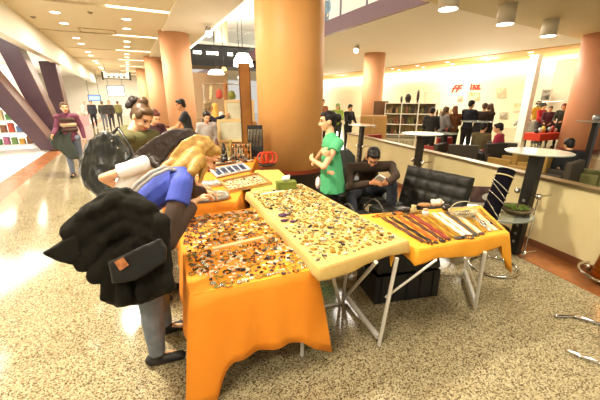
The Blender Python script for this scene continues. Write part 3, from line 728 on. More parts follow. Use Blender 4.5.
def oval_tray(label, c, rx, ry, rz, h, mat, fill):
    t = thing('oval_tray', label, 'tray', (c.x, c.y, zt), rz); n = 28
    def ring(k, z): return [(math.copysign(abs(math.cos(2 * PI * i / n)) ** .6, math.cos(2 * PI * i / n)) * rx * k, math.copysign(abs(math.sin(2 * PI * i / n)) ** .6, math.sin(2 * PI * i / n)) * ry * k, z) for i in range(n)]
    b = MB(); b.prism(ring(.96, 0), ring(1, h * .5)); b.build('base', mat, t, False, False)
    b = MB(); R0, R1, R2, R3 = [[b.bm.verts.new(p) for p in r] for r in (ring(1, h * .5), ring(1, h), ring(.9, h), ring(.88, h * .52))]
    for ra, rb in ((R0, R1), (R1, R2), (R2, R3)):
        for i in range(n): b.bm.faces.new((ra[i], ra[(i + 1) % n], rb[(i + 1) % n], rb[i]))
    b.build('rim', M('tin_rim', '8e8a80', .3, .4), t, True, False)
    b = MB()
    for i in range(90): a = random.uniform(0, 6.28); r = random.uniform(0, .78) ** .5 * .8; b.ell((rx * r * math.cos(a), ry * r * math.sin(a), h * .5 + .012), (.012, .009, .006), None, 1)
    o = b.build('pieces', fill, t, True, False); o['kind'] = 'stuff'
oval_tray('rounded grey tray under the hand of the blonde woman', Z(207, 197, .77), .23, .16, .35, .034, greyp, M('fill_tan', 'b09a74', .5))
oval_tray('rounded white rimmed tray behind the one under the hand of the blonde woman', Z(206, 184, .77), .2, .12, .35, .03, M('tin_white', 'cfcabc', .4), M('fill_white', 'e2dccb', .5))
spread(B_pts, ZB + .005, 9, 9, ['bracelet', 'brooch', 'cluster', 'pendant'], ['silver', 'brown', 'dark', 'cream', 'amber'], 'far end of the orange cloth of trays', None, (1.1, 1.6), .25, .95, .76, .97)
spread(B_pts, ZB + .005, 3, 5, ['cluster', 'pendant', 'brooch'], ['cream', 'white'], 'orange cloth beside the rounded trays', None, (1, 1.4), .02, .16, .5, .62)
# upright stands at the far end
p = V(256, 153, 5.75); t = thing('bracelet_stand', 'tall black velvet board of silver chains leaning beside the orange column', 'display stand', (p.x, p.y, ZB + .006), .15)
b = MB(); b.box((0, .04, .29), (.27, .025, .56), 0, -.14); b.build('board', M('velvet_black', '1c1814', .8), t, False, False)
for k in range(5):
    b = MB(); x = -.1 + .05 * k
    b.path([Vector((x - .012, -.022, .5)), Vector((x - .014, .022, .2)), Vector((x, .03, .14)), Vector((x + .014, .022, .2)), Vector((x + .012, -.022, .5))], .0065, 6); b.build('chain', JC['silver'], t, True, False)
p = V(241, 156, 5.5); t = thing('bracelet_stand', 'low rack of brown and silver bangles left of the black velvet board', 'display stand', (p.x, p.y, ZB + .006), .1)
for k in range(3):
    b = MB(); b.cyl((-.16, .06 * k, .09 + .08 * k), (.16, .06 * k, .09 + .08 * k), .012, seg=10); bar = b.build('bar', wood, t, True, False); BARS = (BARS if k else []) + [bar]
for g in (-1, 1):
    b = MB(); b.box((g * .165, .06, .14), (.014, .16, .28)); b.build('side_post', wood, t, False, False)
for k in range(3):
    for i in range(7):
        b = MB(); b.torus((-.13 + .043 * i, .06 * k, .072 + .08 * k), .036, .009, Matrix.Rotation(PI / 2, 3, 'Y'), 16, 6); b.build('bangle', JC[['silver', 'brown', 'amber', 'dark'][(i + k) % 4]], BARS[k], True, False)
for (x, y, f), cl, l in (((224, 155, 5.3), 'dark', 'black bust of chains at the far left of the tray table'), ((231, 150, 5.8), 'olive', 'olive draped bust near the bangle rack'), ((217, 150, 6.0), 'brown', 'brown bust of beads at the far end of the tray table')):
    p = V(x, y, f); t = thing('necklace_bust', l, 'display stand', (p.x, p.y, ZB + .006))
    b = MB(); b.cap((0, 0, .07), (0, 0, .2), .06, .05, side=(1, 0, 0), flat=.6); b.cap((0, 0, .19), (0, .01, .3), .045, .025); b.cap((0, 0, .0), (0, 0, .05), .06, .06, e0=0); b.remesh('bust', JC[cl], t, .012, 2, world=False)
    b = MB()
    for k in range(14): a = PI * k / 13; b.ell((.05 * math.cos(a), -.05 - .005, .2 - .07 * math.sin(a)), .009, None, 1)
    b.build('beads', JC['silver'], t, True, False)
p = Z(267, 166.5, ZB); t = thing('necklace_basket', 'shallow black dish with bright red looped necklaces beside the orange column', 'display stand', (p.x, p.y, ZB + .006))
b = MB(); b.lathe([(.07, 0), (.13, .02), (.135, .045), (.12, .04), (.07, .012)], (0, 0, 0), 28); b.build('dish', M('dish_black', '241812', .4), t, True, False)
for k in range(5):
    b = MB(); b.torus((-.06 + .035 * k, .01 * k, .13), .085, .011, Matrix.Rotation(.35 + .5 * (k % 2), 3, 'Z') @ Matrix.Rotation(PI / 2 - .15, 3, 'X'), 22, 7, 1.3 if False else 1.); b.build('necklace_loop', M('bead_scarlet', 'd8401c', .35), t, True, False)
# tissue box on the middle table
p = Z(286, 188.5, ZM + .01); t = thing('tissue_box', 'green tissue box with a white tissue on the middle table corner', 'tissue box', (p.x, p.y, ZM + .006), .25)
b = MB(); b.box((0, 0, .045), (.22, .11, .09), bev=.006); b.build('carton', M('carton_green', '5f6c20', .6, noise_c='74822e', scale=8), t, False, False)
b = MB(); b.ell((0, 0, .115), (.05, .03, .03), None, 3); b.ell((.02, .01, .13), (.03, .02, .025), None, 3)
b.remesh('tissue', M('tissue_white', 'f4f0e4', .8), t, .006, 1, .012, 22, world=False)

# ------------------------------------------------------------------ crates under the right table
crm = M('crate_black', '14120f', .5, noise_c='1c1a16', scale=8)
def crate(label, c, w, d, h, z, rz):
    t = thing('crate', label, 'crate', (c.x, c.y, z), rz)
    b = MB(); b.box((0, 0, .012), (w, d, .024)); b.build('base', crm, t, False, False)
    for g in (-1, 1):
        b = MB(); b.box((g * (w / 2 - .01), 0, h / 2 + .013), (.02, d, h - .026)); b.box((g * (w / 2 + .012), 0, h - .03), (.022, d * .5, .03)); b.build('end_wall', crm, t, False, False)
        b = MB(); b.box((0, g * (d / 2 - .01), h / 2 + .013), (w - .042, .02, h - .026))
        for k in range(5): b.box((-w * .4 + w * .2 * k, g * (d / 2 + .006), h / 2), (.018, .012, h * .9))
        b.build('side_wall', crm, t, False, False)
    return t
cc = Vector((.93, 2.72, 0)); crz = .22
crate('black plastic crate on the floor under the right table', cc, .64, .4, .27, .001, crz)
b = MB(); b.prism([Vector((-.3, -.19, 0)), Vector((.34, -.19, 0)), Vector((.36, .19, 0)), Vector((-.28, .19, 0))], [Vector((-.33, -.2, .22)), Vector((.24, -.2, .27)), Vector((.26, .2, .29)), Vector((-.3, .2, .24))])
b.bm.transform(Matrix.Translation(cc + Vector((0, 0, .275))) @ Matrix.Rotation(crz, 4, 'Z')); o = b.remesh('holdall_bag', M('bag_black', '181613', .6), None, .014, 5, .014, 7); recentre(o); o.location.z = .274; tag(o, 'soft black holdall bag lying on the black crate', 'bag')
p = cc + Vector((.06, -.0, .0)); b = MB(); b.box((p.x + .12, p.y + .02, .585), (.2, .12, .03), crz); o = one('folder', 'small dark green folder on top of the black holdall', 'folder', b, M('folder_green', '1c4a34', .5))

# ------------------------------------------------------------------ wall posts with glass tops
ptm = M('post_dark', '2a2620', .4, .3)
def post_table(base, label, low=False, r=.315, h=1.2, tilt=.05):
    d = base; t = thing('standing_table', label, 'table', (d.x, d.y, 0))
    top = Vector((d.x, d.y, h)) + pn * tilt
    b = MB(); ax = pd
    lo = [d - ax * .065 - pn * .035, d + ax * .065 - pn * .035, d + ax * .065 + pn * .035, d - ax * .065 + pn * .035]
    b.prism([p + Vector((0, 0, .006)) for p in lo], [p + pn * tilt + Vector((0, 0, h)) for p in lo]); b.build('post', ptm, t)
    b = MB(); b.lathe([(r * .97, h + .001), (r, h + .006), (r, h + .014), (r * .97, h + .018)], (top.x, top.y, 0), 48); b.build('table_top', frost, t, False)
    for z in (.06, .74):
        for g in (-1, 1):
            q = d + pd * .13 * g + pn * (tilt * z / h); e = q + pn * .18
            b = MB(); b.cyl(q + Vector((0, 0, z)), d + pn * (tilt * z / h) + Vector((0, 0, z)), .009, seg=8); b.cyl(q + Vector((0, 0, z)), e + Vector((0, 0, z)), .011, seg=10); arm = b.build('wall_arm', chrome, t)
            b = MB(); b.ell(q + Vector((0, 0, z)), .035, None, 3); b.build('ball_fixing', chrome, arm, True)
    b = MB(); q = d - pd * .13; b.cyl(q + Vector((0, 0, .06)), q + pn * tilt * .6 + Vector((0, 0, .74)), .007, seg=8); b.build('rod', chrome, t)
    for k in range(6):
        q = d + pn * (tilt * (.16 + .1 * k) / h - .0355) + Vector((0, 0, .16 + .1 * k)); b = MB()
        b.cyl(q, q - pn * .004, .018, seg=14); b.build('rivet', M('rivet_steel', 'a8a498', .3, .6), t)
    if low:
        q = d - pn * .36
        b = MB(); b.lathe([(.335, .545), (.345, .55), (.345, .562), (.335, .566)], (q.x, q.y, 0), 48); b.build('lower_shelf', M('shelf_glass', 'dfe6d4', .06, trans=.75), t)
        b = MB(); b.cyl(d + Vector((0, 0, .535)), q + Vector((0, 0, .535)), .012, seg=8); b.build('shelf_arm', chrome, t)
    return t
D3 = Vector((2.55, 3.47, 0)); D2 = Vector((2.0, 5.45, 0)); D1 = Vector((1.36, 7.4, 0))
post_table(D3, 'dark post standing table with a lower glass shelf, nearest along the parapet', True)
post_table(D2, 'standing table on a dark post behind the black tufted armchair', r=.33)
post_table(D1, 'standing table on a dark post behind the woman in green, farthest along the parapet')
# things on the lower glass shelf
SH = .567
sc_ = D3 - pn * .36
bp = Vector((2.35, 3.29, 0))
t = thing('planter_bowl', 'round wicker bowl of green leaves on the low glass shelf', 'bowl', (bp.x, bp.y, SH))
b = MB(); b.lathe([(.08, 0), (.15, .05), (.16, .075), (.145, .07), (.08, .02)], (0, 0, 0), 36); b.build('bowl', M('wicker', '7a6a48', .7, noise_c='5c4c30', scale=40), t, True, False)
b = MB()
for i in range(46):
    a = random.uniform(0, 6.28); r = random.uniform(.02, .12); q = Vector((r * math.cos(a), r * math.sin(a), .07)); b.ell(q, (.035, .012, .008), Matrix.Rotation(a, 3, 'Z') @ Matrix.Rotation(-.5, 3, 'Y'), 1)
o = b.build('leaves', M('leaf_green', '6f8a2a', .5), t, True, False); o['kind'] = 'stuff'
cb = Z(488.5, 217.5, SH); ct_ = V(507, 170, (cb - EYE).dot(Vector((0, c_, -s_))))
t = thing('necklace_display', 'slanting black velvet cylinder wound with pearl strands at the right table end', 'display stand', (cb.x, cb.y, SH))
ax = (ct_ - cb); axn = ax.normalized()
b = MB(); b.cyl(cb + axn * .02, ct_, .082, .082, 32); roll = b.build('velvet_roll', M('velvet_night', '0d0a12', .9, spec=.1), t)
b = MB(); b.lathe([(.09, SH), (.085, SH + .018)], (cb.x, cb.y, 0), 28); b.build('base', black, t)
uu = axn.cross(Vector((0, 1, 0))).normalized(); vv = axn.cross(uu)
for k, (s0, tl) in enumerate(((.86, .0), (.66, .1), (.56, .14), (.42, .1), (.2, .16))):
    b = MB()
    for i in range(46):
        a = 2 * PI * i / 46; q = cb + ax * (s0 + tl * math.cos(a + .8)) + (uu * math.cos(a) + vv * math.sin(a)) * .086; b.ell(q, .008, None, 1)
    b.build('pearl_strand', JC['silver'] if k else M('bead_champagne', 'd8c890', .3), roll, True)
pc = sc_ + pn * .2 + pd * .12
p0 = Z(486, 205, 0); pv_ = Vector((2.13, 3.57, 0))
t = thing('price_card', 'white framed card with a dark picture standing behind the velvet cylinder', 'card', (pv_.x, pv_.y, SH), -.15)
b = MB(); b.box((0, 0, .12), (.32, .012, .22), 0, -.12); b.build('frame', M('card_white', 'e9e2d2', .6), t, False, False)
b = MB(); b.box((.0, -.008, .135), (.28, .006, .19), 0, -.12); b.build('picture', M('card_dark', '4c3838', .6, noise_c='7a5a50', scale=9), t, False, False)
b = MB(); b.ell((.06, -.014, .11), (.075, .004, .045), Matrix.Rotation(-.12, 3, 'X'), 3); b.build('white_shape', M('card_white', 'e9e2d2', .6), t, True, False)

# ------------------------------------------------------------------ seats
lea = M('leather_black', '201e19', .5, noise_c='282620', scale=10, spec=.35)
def armchair(label, c, fdir, w=.82, back=True):
    """low tufted chair on crossed chrome legs; local +Y is the front"""
    rz = math.atan2(-fdir[0], fdir[1]); t = thing('tufted_armchair' if back else 'tufted_ottoman', label, 'armchair' if back else 'ottoman', (c.x, c.y, 0), rz)
    def pad(name, L, n1, n2, thick, m):
        bm = bmesh.new(); nu, nv = n1 * 6, n2 * 6; g = []
        for i in range(nu + 1):
            row = []
            for j in range(nv + 1):
                fu, fv = (i / 6) % 1, (j / 6) % 1
                z = thick * (.72 + .28 * (abs(math.sin(PI * fu)) * abs(math.sin(PI * fv))) ** .3)
                row.append(bm.verts.new((-w / 2 + w * i / nu, L * j / nv, z)))
            g.append(row)
        lo = [[bm.verts.new((-w / 2 + w * i / nu, L * j / nv, 0)) for j in (0, nv)] for i in (0, nu)]
        for i in range(nu):
            for j in range(nv): bm.faces.new((g[i][j], g[i + 1][j], g[i + 1][j + 1], g[i][j + 1]))
        bm.faces.new([lo[0][0], lo[0][1], lo[1][1], lo[1][0]])
        bm.faces.new([lo[0][0], lo[1][0]] + [g[i][0] for i in range(nu, -1, -1)]); bm.faces.new([lo[1][1], lo[0][1]] + [g[i][nv] for i in range(nu + 1)])
        bm.faces.new([lo[0][1], lo[0][0]] + [g[0][j] for j in range(nv + 1)]); bm.faces.new([lo[1][0], lo[1][1]] + [g[nu][j] for j in range(nv, -1, -1)])
        bm.transform(m); me = bpy.data.meshes.new(name); bmesh.ops.recalc_face_normals(bm, faces=bm.faces); bm.to_mesh(me); bm.free(); me.materials.append(lea)
        for p in me.polygons: p.use_smooth = len(p.vertices) == 4
        link(name, me, t, False)
    pad('seat', .62, 5, 4, .11, Matrix.Translation((0, -.28, .33)) @ Matrix.Rotation(.08, 4, 'X'))
    if back: pad('backrest', .56, 5, 4, .11, Matrix.Translation((0, -.28, .36)) @ Matrix.Rotation(-PI / 2 + .24, 4, 'X') @ Matrix.Rotation(PI, 4, 'Z') )
    for g in (-1, 1):
        b = MB(); x = g * (w / 2 - .05)
        b.path([Vector((x, .32, .006)), Vector((x, .1, .24)), Vector((x, -.2, .33))] + ([Vector((x, -.42, .85))] if back else []), .012); b.build('front_leg', chrome, t, True, False)
        b = MB(); b.path([Vector((x, -.45, .006)), Vector((x, -.2, .22)), Vector((x, .3, .325))], .012); b.build('back_leg', chrome, t, True, False)
    return t
ac = (Z(410, 168, .9) + Z(474, 183, .88)) / 2
fN = -pn
armchair('empty black tufted leather armchair beside the right table', Vector((1.40, 3.68, 0)), (-.84, -.54), .88)
armchair('black tufted leather ottoman under the seated man with the phone', Vector((1.02, 4.52, 0)), (-.30, -.95), .8, False)
o = puff([(337, 160), (340, 150), (348, 149), (355, 156), (356, 172), (352, 184), (340, 184), (336, 172)], 4.5, 4.72, 'backpack', M('pack_dark', '20241c', .8), None, .014, 5, .014, 9); recentre(o); tag(o, 'dark green backpack standing between the woman in green and the seated man', 'backpack')
b = MB(); b.box((.62, 4.75, .32), (.6, .5, .62), .3, bev=.03); one('black_box', 'black box seat carrying the dark green backpack', 'box', b, M('seat_black', '1a1714', .5))
# black folded coat and bag on a chair behind the woman in green
t = thing('low_chair', 'low black chair with a rounded tube armrest behind the long middle table', 'chair', (.70, 3.42, 0), .5)
b = MB(); b.box((0, 0, .45), (.42, .42, .05), bev=.015); b.build('seat', M('seat_black', '1a1714', .5), t, False, False)
for x in (-.19, .19):
    for y in (-.19, .19):
        b = MB(); b.cyl((x, y, .006), (x, y, .5), .012, seg=10); b.build('leg', black, t, False, False)
    b = MB(); b.path([Vector((x, -.19 + .38 * k / 8, .5 + .16 * math.sin(PI * k / 8))) for k in range(9)], .012); b.build('armrest', M('arm_grey', '4c463c', .3, .5), t, True, False)
# chrome ring of a stool behind the right table, copper stool, chair runners
p = Z(493, 266, .012); t = thing('tube_stool', 'chrome ring base on the floor behind the hanging golden cloth end', 'stool', (p.x, p.y, 0))
b = MB(); b.torus((0, 0, .014), .24, .013, None, 40, 8); b.build('base_ring', chrome, t, True, False)
b = MB(); b.cyl((-.0, .235, .014), (0, .235, .40), .013, seg=10); b.build('stem', chrome, t, True, False)
b = MB(); b.lathe([(.15, .401), (.16, .415), (.15, .43)], (0, .12, 0), 28); b.build('seat', M('seat_black', '1a1714', .5), t, True, False)
p = Z(611, 284, 0); t = thing('bar_stool', 'copper pedestal with a chrome foot ring at the right edge of the picture', 'stool', (p.x, p.y, 0))
cop = M('copper', 'b0641c', .22, .85)
b = MB(); b.lathe([(.17, .05), (.165, .12), (.14, .3), (.10, .46), (.09, .6)], (0, 0, 0), 40); b.build('pedestal', cop, t, True, False)
b = MB(); b.lathe([(.13, .006), (.15, .02), (.15, .049)], (0, 0, 0), 32); b.build('base', black, t, True, False)
b = MB(); b.torus((0, 0, .10), .27, .014, None, 40, 8); b.build('foot_ring', chrome, t, True, False)
for k in range(4):
    a = k * PI / 2 + .5; b = MB(); b.cyl((.16 * math.cos(a), .16 * math.sin(a), .1), (.27 * math.cos(a), .27 * math.sin(a), .1), .01, seg=8); b.ell((.2 * math.cos(a), .2 * math.sin(a), .1), .032, None, 2); b.build('ring_arm', chrome, t, True, False)
b = MB(); b.lathe([(.09, .602), (.19, .64), (.2, .69), (.17, .72)], (0, 0, 0), 36); b.build('seat', M('seat_black', '1a1714', .5), t, True, False)
q = [Z(556, 316, .014), Z(574, 316, .014), Z(600, 324, .014)]; r2 = [Z(567, 350, .014), Z(580, 356, .014), Z(602, 364, .014)]
t = thing('cantilever_chair', 'chrome tube runners of a chair cut off by the right picture edge', 'chair', (2.3, 2.05, 0))
ex = Vector((.42, -.12, 0))
b = MB(); b.path([q[0], q[1], q[2], q[2] + ex * .5], .014, 10); b.cap(q[2] + ex * .5, q[2] + ex * .5 + Vector((.06, 0, .4)), .014); b.build('runner', chrome, t, True)
b = MB(); b.path([r2[0], r2[1], r2[2], r2[2] + ex * .5], .014, 10); b.cap(r2[2] + ex * .5, r2[2] + ex * .5 + Vector((.06, 0, .4)), .014); b.build('runner', chrome, t, True)
sc2 = (q[2] + r2[2]) / 2 + ex * .5 + Vector((.1, 0, .43)); b = MB(); b.box(sc2, (.44, .46, .05), -.3, bev=.015); b.build('seat', M('seat_black', '1a1714', .5), t)
# ================================================================== PEOPLE
blue = M('tee_blue', '3c4ca8', .8); brownk = M('knit_brown', '3c2a1c', .9); coatm = M('coat_black', '1a1811', .95, bump=.3, bscale=30, spec=.15)
denim = M('denim_grey', '7d8690', .85, noise_c='6c7680', scale=12); denim_d = M('denim_dark', '2c3038', .85); shoeb = M('shoe_black', '171512', .5)
blond = M('hair_blond', '96702c', .5, noise_c='b8904a', scale=30, spec=.3); brunette = M('hair_brunette', '2a1c10', .5, noise_c='20150c', scale=30, spec=.25); blackh = M('hair_black', '17120e', .45, spec=.3); brownh = M('hair_brown', '5a4024', .5)
olivem = M('hoodie_olive', '5c5832', .9); whitem = M('tee_white', 'f0ece0', .8); greenm = M('tee_green', '4fae74', .8); browns = M('sweater_brown', '3a2a1c', .9); blackm = M('cloth_black', '191714', .85)
def vv3(*a): return Vector(a)
# --- blonde woman in front
J = dict(pelvis=V(124, 234, 2.02), waist=V(137, 209, 2.02), chest=V(164, 187, 2.06), neck=V(190, 168, 2.14), head=V(204, 157, 2.26),
         shR=V(181, 187, 1.93), shL=V(184, 170, 2.24), elR=V(167, 243, 1.79), wrR=V(194, 202, 1.98), elL=V(190, 193, 2.34), wrL=V(203, 191, 2.52),
         hipR=vv3(-1.0, 1.79, .9), hipL=vv3(-1.07, 1.96, .9), knR=vv3(-.955, 1.76, .5), knL=vv3(-1.04, 2.03, .5), anR=vv3(-.985, 1.79, .08), anL=vv3(-1.05, 2.09, .08), _f=vv3(.92, .39, 0), _k=.97)
T1 = figure('blonde woman in a blue t-shirt and grey jeans bending over the front table', J, (.72, .22, -.62), (.5, .1, .8), blue, 'cap', denim, shoeb, blond, 'none', vox=.009, hem=.9, pants=1.14,
            hands={'R': ((.5, .5, .25), (-.3, .2, .9), (.3, -.9, .1), .9), 'L': ((.9, .3, -.3), (0, 0, 1), (.3, -.9, 0), .7)})
for sd in 'RL':
    b = MB(); b.cap(J['sh' + sd].lerp(J['el' + sd], .25), J['el' + sd], .054, .054); b.cap(J['el' + sd], J['el' + sd].lerp(J['wr' + sd], .93), .054, .042, e1=0)
    b.remesh('undersleeve', brownk, T1, .009, 2, .005, 14)
def bh(b):
    b.cap(V(204, 146, 2.3), V(184, 158, 2.24), .07, .06); b.cap(V(184, 158, 2.24), V(165, 168, 2.16), .055, .035); b.cap(V(204, 165, 2.2), V(200, 182, 2.16), .03, .014); b.cap(V(196, 156, 2.16), V(182, 168, 2.10), .062, .045); b.cap(V(192, 160, 2.18), V(178, 170, 2.12), .07, .05); b.cap(V(200, 160, 2.14), V(192, 172, 2.06), .045, .035)
puff([(166, 172), (170, 156), (182, 141), (196, 134), (210, 137), (214, 146), (207, 152), (202, 163), (201, 178), (194, 168), (184, 166)], 2.17, 2.36, 'hair', blond, T1, .008, 5, .0018, 34, (1.6, 1.6, .7), bh)
b = MB(); pts = [V(126, 196, 1.80), V(136, 184, 1.83), V(150, 173, 1.87), V(164, 167, 1.95), V(172, 168, 2.02)]
for o_ in (0, 1):
    b.path([p + Vector((.02 * o_, .0, -.014 * o_)) for p in pts], .011, 6)
b.build('bag_strap', M('strap_grey', 'a8a29c', .8), T1, True)
# black coat carried over the arm, shoulder bag under it
def coat_extra(b):
    b.cap(V(116, 206, 1.72), V(144, 216, 1.78), .10, .08)
    for pts, r in ((((70, 230), (92, 212), (118, 200), (146, 208)), .05), (((76, 246), (96, 226), (124, 212), (154, 222)), .042), (((84, 262), (104, 240), (130, 224), (156, 238)), .045),
                   (((96, 276), (116, 254), (140, 238), (158, 254)), .04), (((160, 222), (160, 250), (164, 284)), .05), (((146, 236), (142, 262), (146, 292)), .042),
                   (((130, 250), (124, 276), (124, 297)), .045), (((116, 262), (110, 282), (107, 296)), .035), (((76, 228), (74, 242), (82, 258)), .05), (((154, 240), (154, 264), (156, 290)), .03)):
        q = [V(x, y, 1.60 + .012 * (i % 2)) for i, (x, y) in enumerate(pts)]
        for m, n in zip(q, q[1:]): b.cap(m, n, r, r, flat=.8)
o = puff([(64, 225), (84, 206), (104, 193), (126, 188), (146, 198), (160, 213), (162, 250), (176, 288), (150, 301), (118, 306), (100, 301), (111, 282), (98, 274), (82, 267), (74, 250)], 1.62, 1.86, 'coat', coatm, None, .009, 3, .012, 9, (1.6, 1.6, .8), coat_extra)
recentre(o); tag(o, 'big black coat carried over the arm of the blonde woman', 'coat')
o = puff([(43, 253), (60, 243), (78, 232), (82, 256), (72, 264), (56, 260)], 1.56, 1.72, 'scarf', coatm, None, .009, 3, .01, 9); recentre(o)
tag(o, 'pointed black scarf end hanging out behind the black coat', 'scarf')
t = thing('shoulder_bag', 'dark leather shoulder bag with a brown badge hanging over the black coat', 'bag', V(132, 262, 1.52))
o = puff([(108, 262), (160, 238), (167, 247), (166, 262), (136, 280), (112, 284)], 1.49, 1.56, 'flap', M('bag_leather', '13120c', .5, spec=.3), t, .008, 4, .004, 12)
b = MB(); b.prism([V(x, y, 1.492) for x, y in ((114, 262), (123, 257), (129, 265), (120, 271))], [V(x, y, 1.48) for x, y in ((114, 262), (123, 257), (129, 265), (120, 271))]); b.build('badge', M('badge_brown', '8a4c20', .5, noise_c='b8743c', scale=40), t)
# --- girl in white behind
J = dict(pelvis=vv3(-1.52, 2.62, .95), waist=vv3(-1.47, 2.64, 1.07), chest=vv3(-1.36, 2.69, 1.2), neck=vv3(-1.25, 2.74, 1.31), head=V(176, 148, 2.86),
         shR=V(144, 164, 2.62), shL=V(158, 156, 3.0), elR=V(103, 178, 2.56), wrR=V(121, 189, 2.68), elL=vv3(-1.1, 3.05, 1.05), wrL=vv3(-.98, 3.1, .92),
         hipR=vv3(-1.48, 2.54, .9), hipL=vv3(-1.52, 2.7, .9), knR=vv3(-1.42, 2.52, .5), knL=vv3(-1.44, 2.7, .5), anR=vv3(-1.34, 2.5, .08), anL=vv3(-1.33, 2.66, .08), _f=vv3(.97, .2, 0), _k=.96)
T2 = figure('girl in a white top with long dark hair falling forward, behind the blonde woman', J, (.75, .25, -.6), (.5, .1, .8), whitem, 'short', denim_d, shoeb, brunette, 'none', vox=.01, hem=.9, hands={'L': ((.9, .3, -.3), (0, 0, 1), (.3, -.9, 0), .7)})
def gh(b):
    b.cap(V(188, 136, 2.9), V(160, 146, 2.8), .075, .07); b.cap(V(160, 148, 2.8), V(136, 160, 2.62), .06, .03); b.cap(V(150, 158, 2.66), V(160, 168, 2.6), .05, .03)
puff([(127, 162), (138, 150), (154, 138), (172, 129), (190, 129), (203, 137), (196, 142), (182, 140), (172, 150), (163, 162), (150, 156), (138, 160)], 2.62, 2.98, 'hair', brunette, T2, .009, 3, .004, 26, (1.6, 1.6, .7), gh)
b = MB(); d = (J['wrR'] - J['elR']).normalized(); b.torus(J['wrR'] - d * .015, .033, .009, d.to_track_quat('Z', 'Y').to_matrix(), 18, 6); b.build('wristwatch', blackm, T2, True)
# --- woman with a bun in an olive hoodie
J = dict(pelvis=vv3(-1.86, 3.36, .95), waist=vv3(-1.82, 3.36, 1.08), chest=vv3(-1.76, 3.35, 1.3), neck=V(132, 132, 3.27), head=V(142, 118, 3.28),
         shR=V(105, 144, 3.08), shL=V(153, 137, 3.42), elR=V(112, 170, 3.0), wrR=V(132, 178, 3.2), elL=vv3(-1.36, 3.62, 1.1), wrL=vv3(-1.2, 3.5, .98),
         hipR=vv3(-1.84, 3.27, .9), hipL=vv3(-1.88, 3.44, .9), knR=vv3(-1.8, 3.25, .5), knL=vv3(-1.83, 3.44, .5), anR=vv3(-1.84, 3.26, .08), anL=vv3(-1.86, 3.44, .08), _f=vv3(.95, -.1, 0), _k=1.1)
T3 = figure('woman with brown hair in a bun and an olive hoodie looking down at the trays', J, (.72, -.42, -.52), (.45, -.1, .85), olivem, 'long', denim_d, shoeb, brownh, 'bun', vox=.01, hem=.85, bulk=1.12, hands={'L': ((.9, -.2, -.3), (0, 0, 1), (-.3, -.9, 0), .7)})
b = MB(); b.ell(V(134, 101, 3.24), (.055, .055, .05), None, 3); b.ell(V(129, 105, 3.22), .038, None, 3); b.remesh('hair_bun', M('hair_tie_dark', '2a1e16', .6), T3, .009, 1, .014, 26)
b = MB(); b.cap(J['neck'] + vv3(-.08, .04, .01), J['neck'] + vv3(.04, .1, -.03), .065, .055); b.cap(J['neck'] + vv3(-.08, .04, .01), J['neck'] + vv3(.02, -.1, -.05), .065, .055); b.remesh('hood', olivem, T3, .01, 3, .006, 14)
t = thing('shoulder_bag', 'puffy black leather bag slung behind the girl in white', 'bag', V(100, 165, 2.9))
o = puff([(82, 156), (90, 140), (104, 132), (118, 136), (128, 148), (132, 156), (124, 164), (112, 168), (104, 180), (110, 192), (98, 196), (86, 186), (80, 170)], 2.74, 3.0, 'body', M('bag_patent', '1a1a14', .3), t, .009, 5, .02, 11, (1.3, 1.3, .6))
b = MB(); b.path([V(110, 136, 2.9), V(118, 128, 3.0), V(130, 146, 2.95), V(136, 160, 2.8), V(124, 152, 2.74)], .013, 8); stp = b.build('strap', M('bag_patent', '1a1a14', .3), t, True)
for x, y in ((118, 148), (126, 153), (112, 141)):
    b = MB(); b.ell(V(x, y, 2.735), .009, None, 2); b.build('buckle', chrome, stp, True)
# --- vendor in green
J = dict(pelvis=vv3(.40, 3.98, .93), waist=vv3(.39, 3.97, 1.06), chest=vv3(.385, 3.95, 1.24), neck=V(331, 137, 3.95), head=V(327.5, 121.5, 3.93),
         shL=V(338, 143.5, 3.78), shR=V(331, 141, 4.08), elL=V(324, 167, 3.70), wrL=V(313, 160, 3.86), elR=V(314, 164, 4.05), wrR=V(322, 151, 3.76),
         hipL=vv3(.40, 3.9, .9), hipR=vv3(.40, 4.06, .9), knL=vv3(.39, 3.9, .5), knR=vv3(.40, 4.07, .5), anL=vv3(.41, 3.9, .08), anR=vv3(.41, 4.07, .08), _f=vv3(-1, -.06, 0), _k=.98)
T5 = figure('woman in a green t-shirt with arms crossed standing between column and middle table', J, (-1, -.12, -.1), (-.1, 0, 1), greenm, 'cap', blackm, shoeb, blackh, 'knot', vox=.009, hem=.66,
            hands={'R': ((.35, -.9, -.1), (-.9, -.3, .2), (0, .2, 1), .9), 'L': ((-.4, .9, .2), (-.9, -.4, 0), (0, 0, 1), .7)})
b = MB(); b.ell(V(318, 183, 3.80), (.03, .09, .075), None, 3); b.remesh('shirt_print', M('print_rose', 'd8a8a0', .8, noise_c='efe4d8', scale=22), T5, .008, 1)
